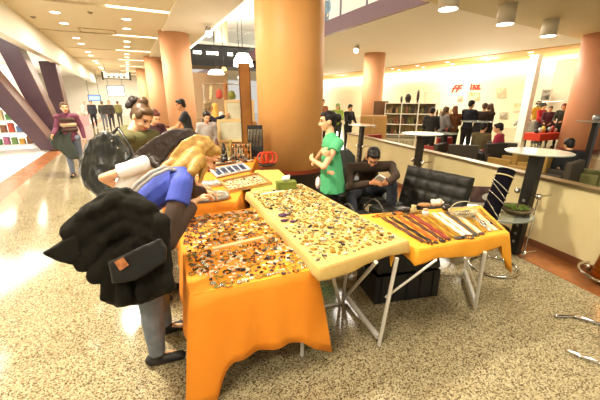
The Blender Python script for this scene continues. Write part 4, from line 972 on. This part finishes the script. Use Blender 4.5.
# --- seated man with the phone
J = dict(pelvis=vv3(1.0, 4.56, .55), waist=vv3(.98, 4.50, .66), chest=vv3(.95, 4.36, .86), neck=vv3(.92, 4.22, 1.04), head=V(373, 157.5, 4.05),
         shR=V(350, 168, 4.22), shL=V(391, 166, 4.24), elR=V(349, 187, 4.0), wrR=V(371, 183, 3.84), elL=V(396, 176, 3.96), wrL=V(386, 184, 3.80),
         hipR=vv3(.90, 4.5, .5), hipL=vv3(1.12, 4.5, .5), knR=vv3(.66, 3.98, .56), knL=V(392, 184, 3.98), anR=vv3(.75, 3.72, .08), anL=vv3(1.2, 3.98, .08), _f=vv3(-.25, -.97, 0), _k=.98)
T6 = figure('seated man in a brown sweater bent over a white phone', J, (-.12, -.72, -.68), (0, -.6, .8), browns, 'long', denim_d, shoeb, blackh, 'short', skin=SKIN2, vox=.01, hem=.86, bulk=1.05,
            hands={'R': ((.75, -.6, .1), (-.3, -.8, -.3), (.2, -.2, 1), 1.0), 'L': ((-.75, -.6, .1), (.3, -.8, -.3), (-.2, -.2, 1), 1.0)})
p = V(380, 178.5, 3.70); b = MB(); b.box(p, (.09, .016, .15), -.2, .9, .5, bev=.004); t = thing('phone', 'white phone held by the seated man in brown', 'phone', p); b.build('body', M('phone_white', 'eeeae0', .3), t)
# --- woman walking with a striped sweater
fd = -DD
J = stand_joints(Z(79, 175.5), fd, 1.7, 0, {'R': ((-.01 + .25, .05, 1.12), (.3, .22, 1.0)), 'L': ((-.24, -.04, 1.12), (-.27, .05, .87))}, .13)
maroon = M('knit_plum', '6a3448', .9)
T4 = figure('woman in a plum striped sweater and jeans walking along the left shops', J, (fd.x + .25, fd.y, 0), (0, 0, 1), maroon, 'long', M('denim_blue', '6c7688', .85), shoeb, brownh, 'short', vox=.016, bulk=1.12, hem=.84)
sv = (J['shR'] - J['shL']).normalized()
for z0, z1, mm in ((1.16, 1.24, M('knit_sand', 'b8a480', .9)), (1.27, 1.36, M('knit_umber', '4a3428', .9)), (1.05, 1.13, M('knit_umber', '4a3428', .9))):
    b = MB(); c = J['chest']; b.cap(vv3(c.x, c.y, z0), vv3(c.x, c.y, z1), .1725, .1725, side=sv, flat=.745, e0=0, e1=0, seg=20); b.build('sweater_band', mm, T4, True)
b = MB(); b.cap(J['neck'] + vv3(0, 0, -.03), J['neck'] + vv3(0, 0, .06), .075, .065); b.remesh('scarf', M('scarf_plum', '74385c', .9), T4, .014, 1, .006, 16)
o = puff([(49, 138), (55, 125), (64, 118), (71, 124), (72, 140), (79, 158), (70, 160), (62, 152), (54, 148)], 7.35, 7.7, 'jacket', M('jacket_grey', '2a3026', .8), None, .02, 4, .03, 5); recentre(o); tag(o, 'dark green jacket held by the woman walking in the striped sweater', 'jacket')
b = MB(); b.path([V(73, 116, 7.45), V(66, 124, 7.35), V(60, 134, 7.35)], .025, 6); b.build('bag_strap', blackm, T4, True)
# --- people behind the stall
J = stand_joints((-2.62, 7.75, 0), (-.9, -.3), 1.78, .18, {'R': ((.2, .2, 1.15), (.1, .42, 1.12)), 'L': ((-.2, .2, 1.15), (-.1, .42, 1.12))})
figure('man in a black t-shirt standing before the peach column', J, (-.95, -.2, -.25), (-.2, 0, 1), M('tee_charcoal', '2c2c2e', .85), 'short', denim_d, shoeb, blackh, 'short', vox=.016, skin=SKIN2)
J = stand_joints((-2.28, 7.95, 0), (.8, .3), 1.72, .1, {'R': ((.25, .15, 1.3), (.2, .4, 1.42)), 'L': ((-.22, .15, 1.12), (-.15, .36, 1.05))})
figure('person in a dark blue jacket reaching out beside the mirrors', J, (.85, .3, -.1), (0, 0, 1), M('jacket_navy', '1c1e2a', .85), 'long', M('jeans_navy', '26304c', .85), shoeb, M('hair_ash', '8a744c', .5), 'long', vox=.016)
J = stand_joints((-2.6, 5.65, 0), (.7, -.5), 1.62, .3, {'R': ((.2, .25, 1.15), (.1, .42, 1.0)), 'L': ((-.2, .25, 1.15), (-.1, .42, 1.0))})
figure('person with dark red hair and a plum shirt behind the woman with a bun', J, (.7, -.5, -.5), (.3, -.2, 1), M('shirt_aubergine', '4a2c34', .9), 'long', denim_d, shoeb, M('hair_auburn', '5a2418', .5), 'short', vox=.016)
J = stand_joints((-2.0, 6.9, 0), (.5, -.8), 1.55, .25)
figure('person in a pale grey shirt crouching between the man in black and the tray table', J, (.5, -.7, -.4), (.2, -.2, 1), M('shirt_pale', 'b8b4b0', .85), 'long', denim_d, shoeb, brunette, 'short', vox=.018)
# --- far shoppers in the corridor
far = [(95.5, 128, 'dark slim shopper walking far off below the blue screen', '2c2c34', '23232a', blackh, 1.72), (106, 128, 'shopper in a dark coat far down the corridor, left of a pair', '3a3630', '6a6c74', brownh, 1.68), (113, 129, 'shopper in a brown coat far down the corridor, right of a pair', '2e261f', '2c2c34', blackh, 1.72),
       (121, 126, 'shopper in an olive top far down the corridor before the white screen', '8a8450', '4c4a48', brownh, 1.68), (88, 124, 'shopper in pale pink by the far left shops', 'd8b4ac', '9a8a88', brownh, 1.62), (147, 127, 'shopper in black at the far end beside the peach columns', '2a2420', '23232a', blackh, 1.72)]
for i, (x, y, l, cs, cp, hm, hh) in enumerate(far):
    p = Z(x, y); J = stand_joints((p.x, p.y, 0), (-fd if i % 2 else fd), hh, 0, None, .1 if i % 2 == 0 else -.08)
    figure(l, J, (fd.x, fd.y, 0) if i % 2 == 0 else (-fd.x, -fd.y, 0), (0, 0, 1), M('far_top_' + cs, cs, .9), 'long', M('far_leg_' + cp, cp, .9), shoeb, hm, 'short', vox=.028, face=(i % 2 == 0), bulk=1.15)
# --- cafe guests and people across the hall
def at_f(x, y, f, z):    # foot point of somebody whose head top shows at x, y
    p = V(x, y, f); return Vector((p.x, p.y, 0))
rxn = Vector((.889, .457, 0))
crowd = [
 (470, 107, 9.6, 1.74, (.9, .5), 0, .05, '1b1d26', '2a2622', blackh, 'short', 'standing man in a navy jacket seen from behind in the cafe'),
 (484, 110, 9.9, 1.66, (.6, .8), 0, .05, '3a2c20', '2a2622', brownh, 'short', 'woman in a brown coat standing right of the man in navy'),
 (491, 111, 10.1, 1.64, (-.5, .85), 0, .05, '241e19', '2a2622', brownh, 'long', 'woman in a black coat at the right of the standing cafe group'),
 (443, 118, 9.8, 1.56, (.9, .2), 0, .1, '8a8684', '3a3630', brownh, 'long', 'person in a grey top left of the man in navy'),
 (455, 115, 9.9, 1.58, (.2, .9), 0, .1, '7a4a26', '2a2622', M('hair_ginger', '7a4420', .6), 'long', 'person in a russet fur coat just left of the man in navy'),
 (482, 126, 8.1, 1.68, (.75, .6), 1, .15, '6a5c3a', '2a2c34', blackh, 'short', 'seated guest in an olive brown jacket before the man in navy'),
 (503.5, 126, 7.7, 1.7, (-.7, .65), 1, .12, 'b0324a', '4a4c54', blackh, 'short', 'seated guest in a raspberry sweater behind the tan armchair'),
 (431, 121, 9.0, 1.55, (.5, .8), 0, .1, '2a2826', '26241f', blackh, 'short', 'dark dressed person beside the white display shelves'),
 (549, 117, 12.6, 1.55, (-.6, -.7), 0, .25, '4a1c24', '26241f', brownh, 'short', 'shopper in dark red bending over the red table'),
 (563.5, 112, 12.0, 1.62, (-.8, -.5), 0, .05, '2a2a1c', '26241f', M('hair_copper', '6a3418', .5), 'long', 'woman in black and yellow beside the salmon column'),
 (541, 112, 13.4, 1.6, (.2, -.9), 0, .1, 'b8282c', '5a5450', blackh, 'short', 'shopper in a red top behind the red table'),
 (338, 112, 12.5, 1.62, (-.3, -.9), 0, .05, '8aa03c', '3a382c', M('scarf_lime', '6f9434', .6), 'long', 'person in a lime headscarf behind the woman in green'),
 (348.5, 116, 11.5, 1.6, (.5, -.8), 0, .1, '1e1a17', '23201c', blackh, 'short', 'person in black between column and white shelves'),
 (322.5, 100, 13.0, 1.78, (.3, -.9), 0, 0, '8a4c2c', '4a3020', M('hat_brown', '5a3018', .7), 'short', 'person in a rust top at the edge of the thick orange column'),
 (577, 146, 5.6, 1.62, (.3, .9), 1, .5, '15171a', '4c3a28', blackh, 'short', 'guest in black bending down behind the parapet at the right'),
]
for x, y, f, hh, fdr, sit, lean, cs, cp, hm, hs, l in crowd:
    p = at_f(x, y, f, 0); J = stand_joints((p.x, p.y, 0), fdr, hh, lean, {'R': ((.22, .1, 1.12), (.12, .32, 1.05)), 'L': ((-.22, .1, 1.12), (-.12, .32, 1.05))}, 0, sit)
    figure(l, J, (fdr[0], fdr[1], -.25), (0, 0, 1), M('crowd_top_' + cs, cs, .9), 'long', M('crowd_leg_' + cp, cp, .9), shoeb, hm, hs, vox=.022, face=fdr[1] < 0, bulk=1.12)
# person upstairs behind the balustrade
p = Bb(325.5, 22, 7.9); J = stand_joints((p.x, p.y, 4.26), (-.6, -.6), 1.7, 0)
figure('person in blue upstairs behind the glass balustrade by the orange column', J, (-.6, -.6, -.2), (0, 0, 1), M('top_steel', '4c6a80', .9), 'long', M('leg_steel', '4c5a6c', .9), shoeb, blackh, 'short', vox=.028)
# ================================================================== CAFE, SHELVES, STALLS
uf2 = MB(); uf2.slab(quad_ab(4.8, 44, 7.35, 14), 4.26, 4.3); struct('floor_upper', uf2, M('floor_upper', 'd8ccb4', .4))
def round_table(x, y, f, r, label, tilt=0):
    p = V(x, y, f); t = thing('cafe_table', label, 'table', (p.x, p.y, 0)); z = p.z
    b = MB(); b.lathe([(r * .97, z - .022), (r, z - .012), (r, z - .004), (r * .97, z)], (p.x, p.y, 0), 36); b.build('table_top', frost, t)
    b = MB(); b.box((p.x, p.y, z / 2 + .003), (.13, .09, z - .052), RZ); b.build('post', ptm, t)
    b = MB(); b.lathe([(.26, .007), (.26, .02), (.07, .04)], (p.x, p.y, 0), 28); b.build('base', chrome, t)
    return t
round_table(477, 121, 8.6, .4, 'high white topped cafe table behind the man in navy')
round_table(597, 121, 7.2, .36, 'high white topped cafe table before the salmon column at the right edge')
round_table(445, 133, 8.0, .3, 'low dark cafe table left of the seated guests')
p = V(597, 119, 7.2); b = MB(); b.ell((p.x, p.y, p.z + .06), (.09, .09, .07), None, 3); o = one('glass_bowl', 'small silver bowl on the cafe table at the right edge', 'bowl', b, M('bowl_silver', 'b8bcc0', .2, .7), None, True); o.location.z = V(597, 121, 7.2).z + .002
# tan armchair blocks
def cafe_chair(x, y, f, rz, label, mat, w=.62, h=.78):
    p = V(x, y, f); t = thing('cafe_armchair', label, 'armchair', (p.x, p.y, 0), rz)
    b = MB(); b.box((0, 0, .24), (w - .17, .5, .34), bev=.02); b.build('seat', mat, t, False, False)
    b = MB(); b.box((0, -.29, h / 2 + .04), (w, .1, h - .08), bev=.02); b.build('backrest', mat, t, False, False)
    for g in (-1, 1):
        b = MB(); b.box((g * (w / 2 - .04), .02, .31), (.08, .5, .48), bev=.02); b.build('armrest', mat, t, False, False)
    for gx in (-1, 1):
        for gy in (-1, 1):
            b = MB(); b.cyl((gx * .2, gy * .2, .007), (gx * .2, gy * .2, .068), .02, seg=8); b.build('leg', black, t, False, False)
tan = M('chair_tan', 'a8843c', .6); dkc = M('chair_dark', '3a3226', .6)
cafe_chair(508, 158, 7.0, .5, 'tan square armchair in front of the raspberry sweater', tan)
cafe_chair(529, 164, 6.2, .7, 'tan square armchair under the nearest glass table top', tan)
cafe_chair(553, 169, 5.6, .6, 'dark square armchair behind the nearest standing table', dkc)
cafe_chair(484, 156, 7.9, .3, 'dark chair under the olive brown guest', dkc)
cafe_chair(500, 158, 7.55, 2.6, 'dark chair under the guest in raspberry', dkc)
cafe_chair(428, 152, 7.8, .8, 'dark cafe armchair left of the high table', dkc)
cafe_chair(460, 154, 7.6, -.3, 'dark cafe armchair near the rail left of the seated guests', dkc)
cafe_chair(590, 172, 5.6, .5, 'olive cafe armchair at the right edge behind the parapet', M('chair_olive', '6a6a38', .6))
for (x, y, f), l in (((368, 136, 9.5), 'red chair far left in the cafe below the white shelves'), ((436, 140, 8.8), 'small red chair beside the dark cafe table')):
    cafe_chair(x, y, f, .4, l, M('chair_red', 'a02c1c', .6), .5, .8)
p = V(567, 162, 5.5); b = MB(); b.ell((p.x, p.y, .18), (.16, .12, .18), None, 3); o = b.remesh('shopping_bag', M('bag_pale', 'd8d4d0', .6), None, .016, 2, .02, 10); recentre(o); o.location.z = .008; tag(o, 'pale shopping bag on the cafe floor beside the guest in black', 'bag')
# white display shelves
wsh = M('shelf_white', 'ece2cc', .6)
def goods_on(c, rz, wdt, zs, nb, tagline, n=4):
    k = 0
    names = ['vase', 'box', 'bottle', 'figurine']
    cols = [('dark', '2a221c'), ('brown', '6a4426'), ('olive', '6c6a34'), ('tan', 'b08a58'), ('red', '9a3424')]
    R = Matrix.Rotation(rz, 3, 'Z')
    for zi, z in enumerate(zs):
        for i in range(nb * n):
            if random.random() < .12: continue
            x = -wdt / 2 + wdt * (i + .5) / (nb * n); nm = random.choice(names); cn, hx = random.choice(cols); p = Vector(c) + R @ Vector((x, -.02, 0)); h = random.uniform(.2, .4); w_ = .05
            b = MB()
            if nm == 'box': b.box((p.x, p.y, z + h / 2 + .002), (.13, .16, h), rz, bev=.008)
            elif nm == 'vase': b.lathe([(.04, z + .002), (.075, z + h * .45), (.03, z + h * .85), (.045, z + h)], (p.x, p.y, 0), 14)
            elif nm == 'bottle': b.lathe([(.04, z + .002), (.042, z + h * .6), (.015, z + h * .75), (.015, z + h)], (p.x, p.y, 0), 12)
            else: b.cap((p.x, p.y, z + .05), (p.x, p.y, z + h * .6), .05, .035, e0=0); b.ell((p.x, p.y, z + h * .85), .04, None, 2); b.bm.transform(Matrix.Translation((0, 0, -.046)))
            one(nm, cn + ' ' + nm + ' standing on the ' + tagline, nm, b, M('goods_' + cn, hx, .5), cn + ' ' + nm + 's on the ' + tagline, nm != 'box')
pS = Z(407, 137); rS = -.25
shelf_unit('display_shelf', 'white open display shelves of vases across the hall', 'shelf', (pS.x, pS.y), 2.3, .4, 1.62, 4, rS, wsh, 3)
st = [o for o in COL.objects if o.name == 'display_shelf.001'][0]; b = MB(); b.box((0, .215, .81), (2.3, .02, 1.6)); b.build('back_panel', M('shelf_back', 'a8946a', .7, noise_c='8a7448', scale=4), st, False, False)
goods_on((pS.x, pS.y, 0), rS, 2.2, [.12 + 1.48 * k / 3 + .018 for k in range(3)], 3, 'white shelves across the hall', 5)
R_ = Matrix.Rotation(rS, 3, 'Z')
for x, r, l in ((-.42, (.06, .05, .16), 'slim black figure on top of the white shelves'), (-.12, (.15, .05, .21), 'black oval plaque on top of the white shelves'), (.32, (.07, .06, .3), 'tall black statuette on top of the white shelves')):
    p = pS + R_ @ Vector((x, 0, 0)); b = MB(); b.ell((p.x, p.y, 1.63 + r[2]), r, None, 3); b.box((p.x, p.y, 1.645), (r[0] * 1.4, .1, .03), rS); o = b.remesh('statuette', JC['dark'], None, .016, 1); recentre(o); o.location.z = 1.621; tag(o, l, 'statuette')
pS2 = Z(438, 134); shelf_unit('display_shelf', 'narrow cream shelves right of the white display shelves', 'shelf', (pS2.x, pS2.y), 1.0, .4, 1.3, 4, -.2, M('shelf_cream', 'd8c894', .6))
goods_on((pS2.x, pS2.y, 0), -.2, .9, [.12 + 1.16 * k / 3 + .018 for k in range(3)], 1, 'narrow cream shelves', 5)
p = Z(372, 140); t = thing('cabinet', 'tan cabinet standing before the peach column across the hall', 'cabinet', (p.x, p.y, 0), -.2)
b = MB(); b.box((0, 0, .55), (1.15, .5, 1.096)); b.build('body', M('cabinet_tan', 'b0864e', .5), t, False, False)
for g in (-1, 1):
    b = MB(); b.box((g * .28, -.258, .55), (.5, .018, .95)); d = b.build('door', M('cabinet_door', 'a0763e', .5), t, False, False)
    b = MB(); b.ell((g * .06, -.28, .6), .022, None, 2); b.build('knob', chrome, d, True, False)
p = Z(383, 136); b = MB(); b.box((p.x - .1, p.y + .5, .85), (.7, .3, 1.69), -.2); one('bookcase', 'dark brown bookcase between the tan cabinet and the white shelves', 'bookcase', b, M('bookcase_brown', '6a4420', .5))
# red table stall
p = Z(541, 148); zt2 = .56; t = thing('stall_table', 'low table with a bright red cloth across the hall', 'table', (p.x, p.y, 0), .45)
b = MB(); b.box((0, 0, zt2), (1.5, .55, .04)); b.build('tabletop', wood, t, False, False)
b = MB(); b.box((0, -.0, zt2 + .012 - .12), (1.53, .58, .26), bev=.015); b.build('cloth', M('cloth_red', 'd03c1c', .8), t, False, False)
for gx in (-1, 1):
    for gy in (-1, 1):
        b = MB(); b.cyl((gx * .68, gy * .22, .001), (gx * .68, gy * .22, .33), .025, seg=8); b.build('leg', black, t, False, False)
RR = Matrix.Rotation(.45, 3, 'Z')
for i, (cn, hx) in enumerate((('dark', '2a221c'), ('white', 'e4e0d4'), ('yellow', 'd8b83c'), ('dark', '2a221c'), ('silver', 'a8a8a0'), ('red', '9a3424'), ('white', 'e4e0d4'))):
    q = p + RR @ Vector((-.62 + .2 * i, -.05, 0)); b = MB(); h = .14 + .05 * (i % 3); b.lathe([(.05, zt2 + .023), (.08, zt2 + .023 + h * .5), (.04, zt2 + .023 + h)], (q.x, q.y, 0), 14); o = one('pot', cn + ' pot on the red cloth across the hall, ' + ['leftmost', 'second', 'third', 'fourth', 'fifth', 'sixth', 'rightmost'][i] + ' of the row', 'pot', b, M('pot_' + cn, hx, .4), None, True); o.location.z = zt2 + .0235
# partition and goods hanging behind the red table
p0 = Bb(524, 120, 15.2)
b = MB(); q = AB(p0.dot(DD), 15.2); b.box((q.x, q.y, 1.75), (.34, .3, 3.5), RZ); one('pillar', 'white square pillar in front of the bright shops left of the red table', 'column', b, M('pillar_white', 'f6f0e2', .5))
b = MB(); q = AB(p0.dot(DD) - 2.9, 16.6); b.box((q.x, q.y, 1.7), (.12, 5.6, 3.4), RZ); o = one('partition', 'cream partition wall behind the red table', 'partition', b, M('partition_cream', 'efe4c4', .7))
def garment(x, y, f, w, h, hx, label, cat='garment', sl=0):
    q = V(x, y, f); t = thing(cat, label, cat, (q.x, q.y, q.z - h)); b = MB()
    b.cap((q.x, q.y, q.z - h), (q.x, q.y, q.z - .1), w * .55, w * .42, side=(.9, -.3, 0), flat=.35, e0=0)
    for g in (-1, 1): b.cap((q.x + g * w * .38, q.y - g * w * .12, q.z - .1), (q.x + g * w * .62, q.y - g * w * .2, q.z - h * .55), w * .14, w * .11)
    b.remesh('cloth', M('garment_' + hx, hx, .85), t, .022, 2, .012, 8)
    b = MB(); b.path([Vector((q.x - w * .3, q.y + .1 * w, q.z - .06)), Vector((q.x, q.y, q.z + .04)), Vector((q.x + w * .3, q.y - .1 * w, q.z - .06))], .012, 6); b.cyl((q.x, q.y, q.z + .03), (q.x, q.y, q.z + .16), .008, seg=6); b.build('hanger', chrome, t)
for x, y, f, w, h, hx, l in ((529, 107, 14.6, .3, .5, '3c3a36', 'dark grey top hanging at the left of the cream partition'), (538, 106, 14.2, .32, .6, 'd8a02c', 'mustard yellow top hanging behind the red table'), (542, 99, 14.6, .3, .42, '4a4a44', 'small grey scarf top hanging high behind the red table'), (524.5, 118, 14.2, .5, .55, '8a8880', 'grey patterned cloth hanging left of the red table'), (533, 121, 13.8, .42, .6, 'b8b4a4', 'pale patterned top hanging right above the red cloth'), (553, 122, 13.2, .34, .7, '3a1c28', 'dark plum dress hanging beside the bending shopper')):
    garment(x, y, f, w, h, hx, l)
b = MB()
q0 = V(524, 103, 14.4); q1 = V(566, 101, 13.4); b.cyl(q0, q1, .018, seg=8); o = one('hanging_rail', 'thin rail carrying the clothes behind the red table', 'rail', b, chrome)
for (x, y, w, h, hx), l in (((559, 102, .5, .42, 'c8bca0'), 'framed sketch on the cream partition behind the red table'), ((546, 95, .4, .5, 'b0aa98'), 'small grey picture high on the cream partition')):
    q = V(x, y, 13.9); t = thing('picture', l, 'picture', q, RZ + PI / 2)
    b = MB(); b.box((0, 0, 0), (w, .03, h)); b.build('frame', M('frame_pale', 'd8ceb4', .6), t, False, False)
    b = MB(); b.box((0, .0, 0), (w * .8, .04, h * .8)); b.build('image', M('image_' + hx, hx, .7, noise_c='4a4438', scale=5), t, False, False)
# bright shop wall: red lettering, pictures, leaves on the wall
redl = M('sign_red', 'd8483c', .5); BW = 21.93
def wallbar(b, x0, y0, x1, y1, th=.055):
    p, q = Bb(x0, y0, BW), Bb(x1, y1, BW); b.cap(p, q, th, th, seg=6)
t = thing('shop_sign', 'pair of slanting red strokes as a sign on the bright shop wall', 'sign', Bb(455, 92, BW))
for dx in (0, 4):
    b = MB(); wallbar(b, 452 + dx, 92, 455 + dx, 86); wallbar(b, 455 + dx, 86, 458 + dx, 85); wallbar(b, 452.5 + dx, 88.5, 457 + dx, 88); b.build('letter', redl, t, True)
t = thing('shop_sign', 'short red lettering as a sign right of the slanting red strokes', 'sign', Bb(475, 90, BW))
for k, st in enumerate((((470.5, 89.5, 471.5, 84.5),), ((473, 89.5, 474, 85), (474, 85, 475.5, 89)), ((476.5, 85.5, 479.5, 85.2), (479.5, 85.2, 476.5, 89), (476.5, 89, 479.8, 88.8)))):
    b = MB()
    for s in st: wallbar(b, *s)
    b.build('letter', redl, t, True)
def wallpic(x0, y0, x1, y1, hx, hx2, label, sc=2.5):
    a, b_, c, d = [Bb(x, y, BW + .05) for x, y in ((x0, y1), (x1, y1), (x1, y0), (x0, y0))]; o = -ND * .07; t = thing('picture', label, 'picture', (a + b_ + c + d) / 4)
    b = MB(); b.prism([a, b_, c, d], [p + o for p in (a, b_, c, d)]); b.build('frame', M('frame_pale', 'd8ceb4', .6), t)
    m = (a + b_ + c + d) / 4; i = [m + (p - m) * .88 for p in (a, b_, c, d)]; b = MB(); b.prism([p + o for p in i], [p + o * 1.3 for p in i]); b.build('image', M('image_' + hx, hx, .7, noise_c=hx2, scale=sc), t)
wallpic(468, 92, 480, 101, 'b89048', 'efe4c4', 'brown and cream picture below the short red lettering')
wallpic(458, 96, 463, 102, 'd8d0b8', '8a8470', 'small pale picture left of the brown and cream picture')
wallpic(497, 88, 506, 98, 'f0e6cc', 'c8bc98', 'cream wall panel right of the red signs')
wallpic(515, 103, 521, 112, 'e8c888', 'f0e6cc', 'honey coloured panel beside the white pillar')
wallpic(500, 112, 508, 119, 'e4dcc4', '8a8470', 'pale sketch low on the bright shop wall')
wallpic(425, 92, 440, 104, 'f4ecd4', 'e8dcb8', 'large cream panel above the narrow shelves')
# ------------------------------------------------------------------ mirror stall left of the thick column
p = V(248, 150, 7.2); base = Vector((p.x, p.y, 0)); b = MB()
t = thing('wooden_screen', 'tall brown wooden screen standing left of the thick orange column', 'screen', (base.x, base.y, 0), .25)
b.box((0, 0, 1.24), (.2, .07, 2.476)); b.build('panel', M('screen_wood', '8a5a1c', .5, noise_c='9a6824', scale=4), t, False, False)
b = MB(); b.box((-.11, 0, 1.24), (.02, .09, 2.476)); b.build('edge_post', M('screen_dark', '5c380e', .5), t, False, False)
b = MB(); b.box((.11, 0, 1.24), (.02, .09, 2.476)); b.build('edge_post', M('screen_dark', '5c380e', .5), t, False, False)
fw = M('mirror_frame', 'd8b878', .5); mirr = M('mirror_glass', 'b0a888', .25, .3, noise_c='8a8468', scale=3)
def framed(x, y, f, w, h, label, rx, zb=None):
    p = V(x, y, f); t = thing('framed_mirror', label, 'mirror', (p.x, p.y, p.z), .1)
    b = MB()
    for g in (-1, 1):
        b.box((g * (w / 2 - .03), 0, h / 2), (.06, .04, h)); b.box((0, 0, h / 2 + g * (h / 2 - .03)), (w - .121, .04, .06))
    b.bm.transform(Matrix.Rotation(rx, 4, 'X')); b.build('frame', fw, t, False, False)
    b = MB(); b.box((0, .005, h / 2), (w - .121, .02, h - .121)); b.bm.transform(Matrix.Rotation(rx, 4, 'X')); b.build('glass', mirr, t, False, False); return p
tb = V(236, 141, 7.4); b = MB(); tt = thing('stall_table', 'brown table carrying the framed mirrors beside the wooden screen', 'table', (tb.x + .1, tb.y + .3, 0), .1)
b.box((0, 0, .72), (1.5, .8, .05)); b.build('tabletop', wood, tt, False, False)
for gx in (-1, 1):
    for gy in (-1, 1):
        b = MB(); b.box((gx * .7, gy * .36, .3485), (.05, .05, .693)); b.build('leg', wood, tt, False, False)
framed(235, 142, 7.5, .78, .52, 'front framed mirror leaning on the stall beside the wooden screen', -.2)
framed(240, 121, 7.9, .72, .5, 'upper framed mirror leaning behind the front mirror', -.15)
b = MB(); q = V(240, 121.5, 7.9); b.box((q.x, q.y + .1, (q.z + .75) / 2), (.8, .3, q.z - .757), .1); one('display_crate', 'brown wooden box raising the upper framed mirror', 'crate', b, wood)
# pieces of stock and pendant lamps at the stall
for (x, y, f, w, h, hx), l in (((211, 93, 9.5, .12, .34, 'c8b488'), 'pale draped cloth hanging above the person in the navy jacket'), ((219, 94, 9.2, .22, .13, 'b04434'), 'red ribbon piece hanging at the mirror stall'), ((226, 101, 9.6, .16, .9, '9a6432'), 'brown wooden rod figure hanging at the mirror stall'), ((215, 112, 9.4, .2, .4, 'd8a84c'), 'golden shawl hanging behind the person in the navy jacket'), ((232, 95, 9.8, .26, .1, '8a8c3c'), 'olive garland hanging over the mirrors'), ((222, 118, 9.0, .2, .26, 'e4dcc8'), 'white cloth folded beside the mirrors')):
    q = V(x, y, f); b = MB(); b.cap((q.x, q.y, q.z - h / 2), (q.x, q.y, q.z + h / 2), w / 2, w / 2.6, side=(1, 0, 0), flat=.5); o = b.remesh('hanging_cloth', M('stock_' + hx, hx, .8), None, .02, 1, .03, 8); recentre(o); tag(o, l, 'cloth')
q0, q1 = V(203, 84, 9.4), V(246, 84, 9.8); t = thing('hanging_rack', 'thin metal rack holding cloths over the mirror stall', 'rack', (q0.x, q0.y, 0))
b = MB(); b.cyl(q0, q1, .02, seg=8); b.build('rail', chrome, t)
for q in (q0, q1):
    b = MB(); b.cyl((q.x, q.y, .001), q, .02, seg=8); b.build('post', chrome, t)
for (x, y, f, r, h), l in (((216, 72, 12, .3, .16), 'white dome pendant lamp under the dark bridge'), ((243, 60, 11, .34, .4), 'large white drum pendant lamp beside the thick orange column'), ((224, 69, 12.4, .1, .14), 'small golden pendant lamp right of the white dome lamp'), ((240, 77, 12.4, .08, .12), 'small white pendant lamp above the mirrors')):
    q = V(x, y, f); t = thing('pendant_lamp', l, 'lamp', q)
    b = MB(); b.lathe([(r, -h / 2), (r * .9, 0), (r * .55, h / 2)], (0, 0, 0), 28); b.build('shade', lampc if 'golden' not in l else M('lamp_gold', 'ffc870', .5, emit=2), t, True, False)
    b = MB(); b.cyl((0, 0, h / 2), (0, 0, 6.5 - q.z), .01, seg=6); b.build('cord', black, t, False, False)
# ================================================================== LIGHT AND CAMERA
def area(name, loc, size, power, col=(1, .91, .76), aim=None, sy=None):
    l = bpy.data.lights.new(name, 'AREA'); l.energy = power; l.color = col; l.size = size
    if sy: l.shape = 'RECTANGLE'; l.size_y = sy
    o = bpy.data.objects.new(name, l); COL.objects.link(o); o.location = loc
    d = (Vector(aim) - Vector(loc)) if aim is not None else Vector((0, 0, -1))
    o.rotation_euler = d.to_track_quat('-Z', 'Y').to_euler(); return o
warm = (1, .91, .76)
for a, b_, p in ((3.5, -1.0, 400), (9, -.6, 300), (15, -.6, 320), (22, -.6, 340), (30, -.6, 420), (38, -.6, 600)):
    q = AB(a, b_, 4.22); area('corridor_light', q, .45 if a < 16 else 2.2, p, warm)
for x, y, p in ((.3, 1.2, 75), (-1.4, -1.4, 130), (2.2, -.6, 38), (3.6, 3.0, 120)):
    area('soffit_light', (x, y, 3.72), .5, p, warm)
for a, b_, p in ((8.5, 9.5, 260), (9, 14, 300), (16, 10, 300), (17, 16, 340), (26, 14, 400)):
    area('cafe_light', AB(a, b_, 4.1), 2.6, p, warm)
for a, p in ((8, 190), (14, 220), (21, 300), (30, 400)):
    area('shop_light', AB(a, -5, 4.1), 3, p, (1, .95, .86))
for a in (9, 17, 26):
    area('shop_wash', AB(a, 20, 4.0), 3, 260, (1, .92, .76), AB(a, 22, 1.8))
area('ceiling_fill', AB(14, 20.4, 3.2), 1.2, 420, (1, .93, .8), AB(13, 14, 4.6), 12)  # unseen upward fill, added only to brighten the ceiling before the shops
area('ceiling_fill', AB(30, 20.4, 3.2), 1.2, 420, (1, .93, .8), AB(29, 14, 4.6), 12)  # same added fill, farther along that ceiling
area('shop_wash', AB(37, 19, 4.0), 3, 420, (1, .92, .76), AB(37, 22, 1.8))
area('upper_fill', AB(27, 6, 6.0), 5, 1200, (1, .95, .86), AB(27, 7, 9))  # added fill without a fixture, lifts the dim upper storey ceiling
area('upper_light', AB(12, 10.5, 8.2), 6, 1300, (1, .94, .84))
w = bpy.data.worlds.new('hall_air'); SC.world = w; w.use_nodes = True
bg = w.node_tree.nodes['Background']; bg.inputs['Color'].default_value = (1, .94, .84, 1); bg.inputs['Strength'].default_value = .7
cam = bpy.data.cameras.new('camera'); cam.sensor_width = 36; cam.lens = 36 * F / 600; cam.clip_end = 200
co = bpy.data.objects.new('camera', cam); COL.objects.link(co); co.location = EYE; co.rotation_euler = (PI / 2 - TH, 0, 0); SC.camera = co
SC.view_settings.view_transform = 'Standard'; SC.view_settings.look = 'None'; SC.view_settings.gamma = 1; SC.view_settings.exposure = 0
SC.view_settings.use_curve_mapping = False
SC.cycles.max_bounces = 6; SC.cycles.diffuse_bounces = 3; SC.cycles.glossy_bounces = 3; SC.cycles.transmission_bounces = 5
SC.cycles.sample_clamp_indirect = 4; SC.cycles.caustics_reflective = False; SC.cycles.caustics_refractive = False
bpy.data.objects.remove(BENCH['o']); bpy.data.batch_remove(JUNK); bpy.data.scenes.remove(WS)
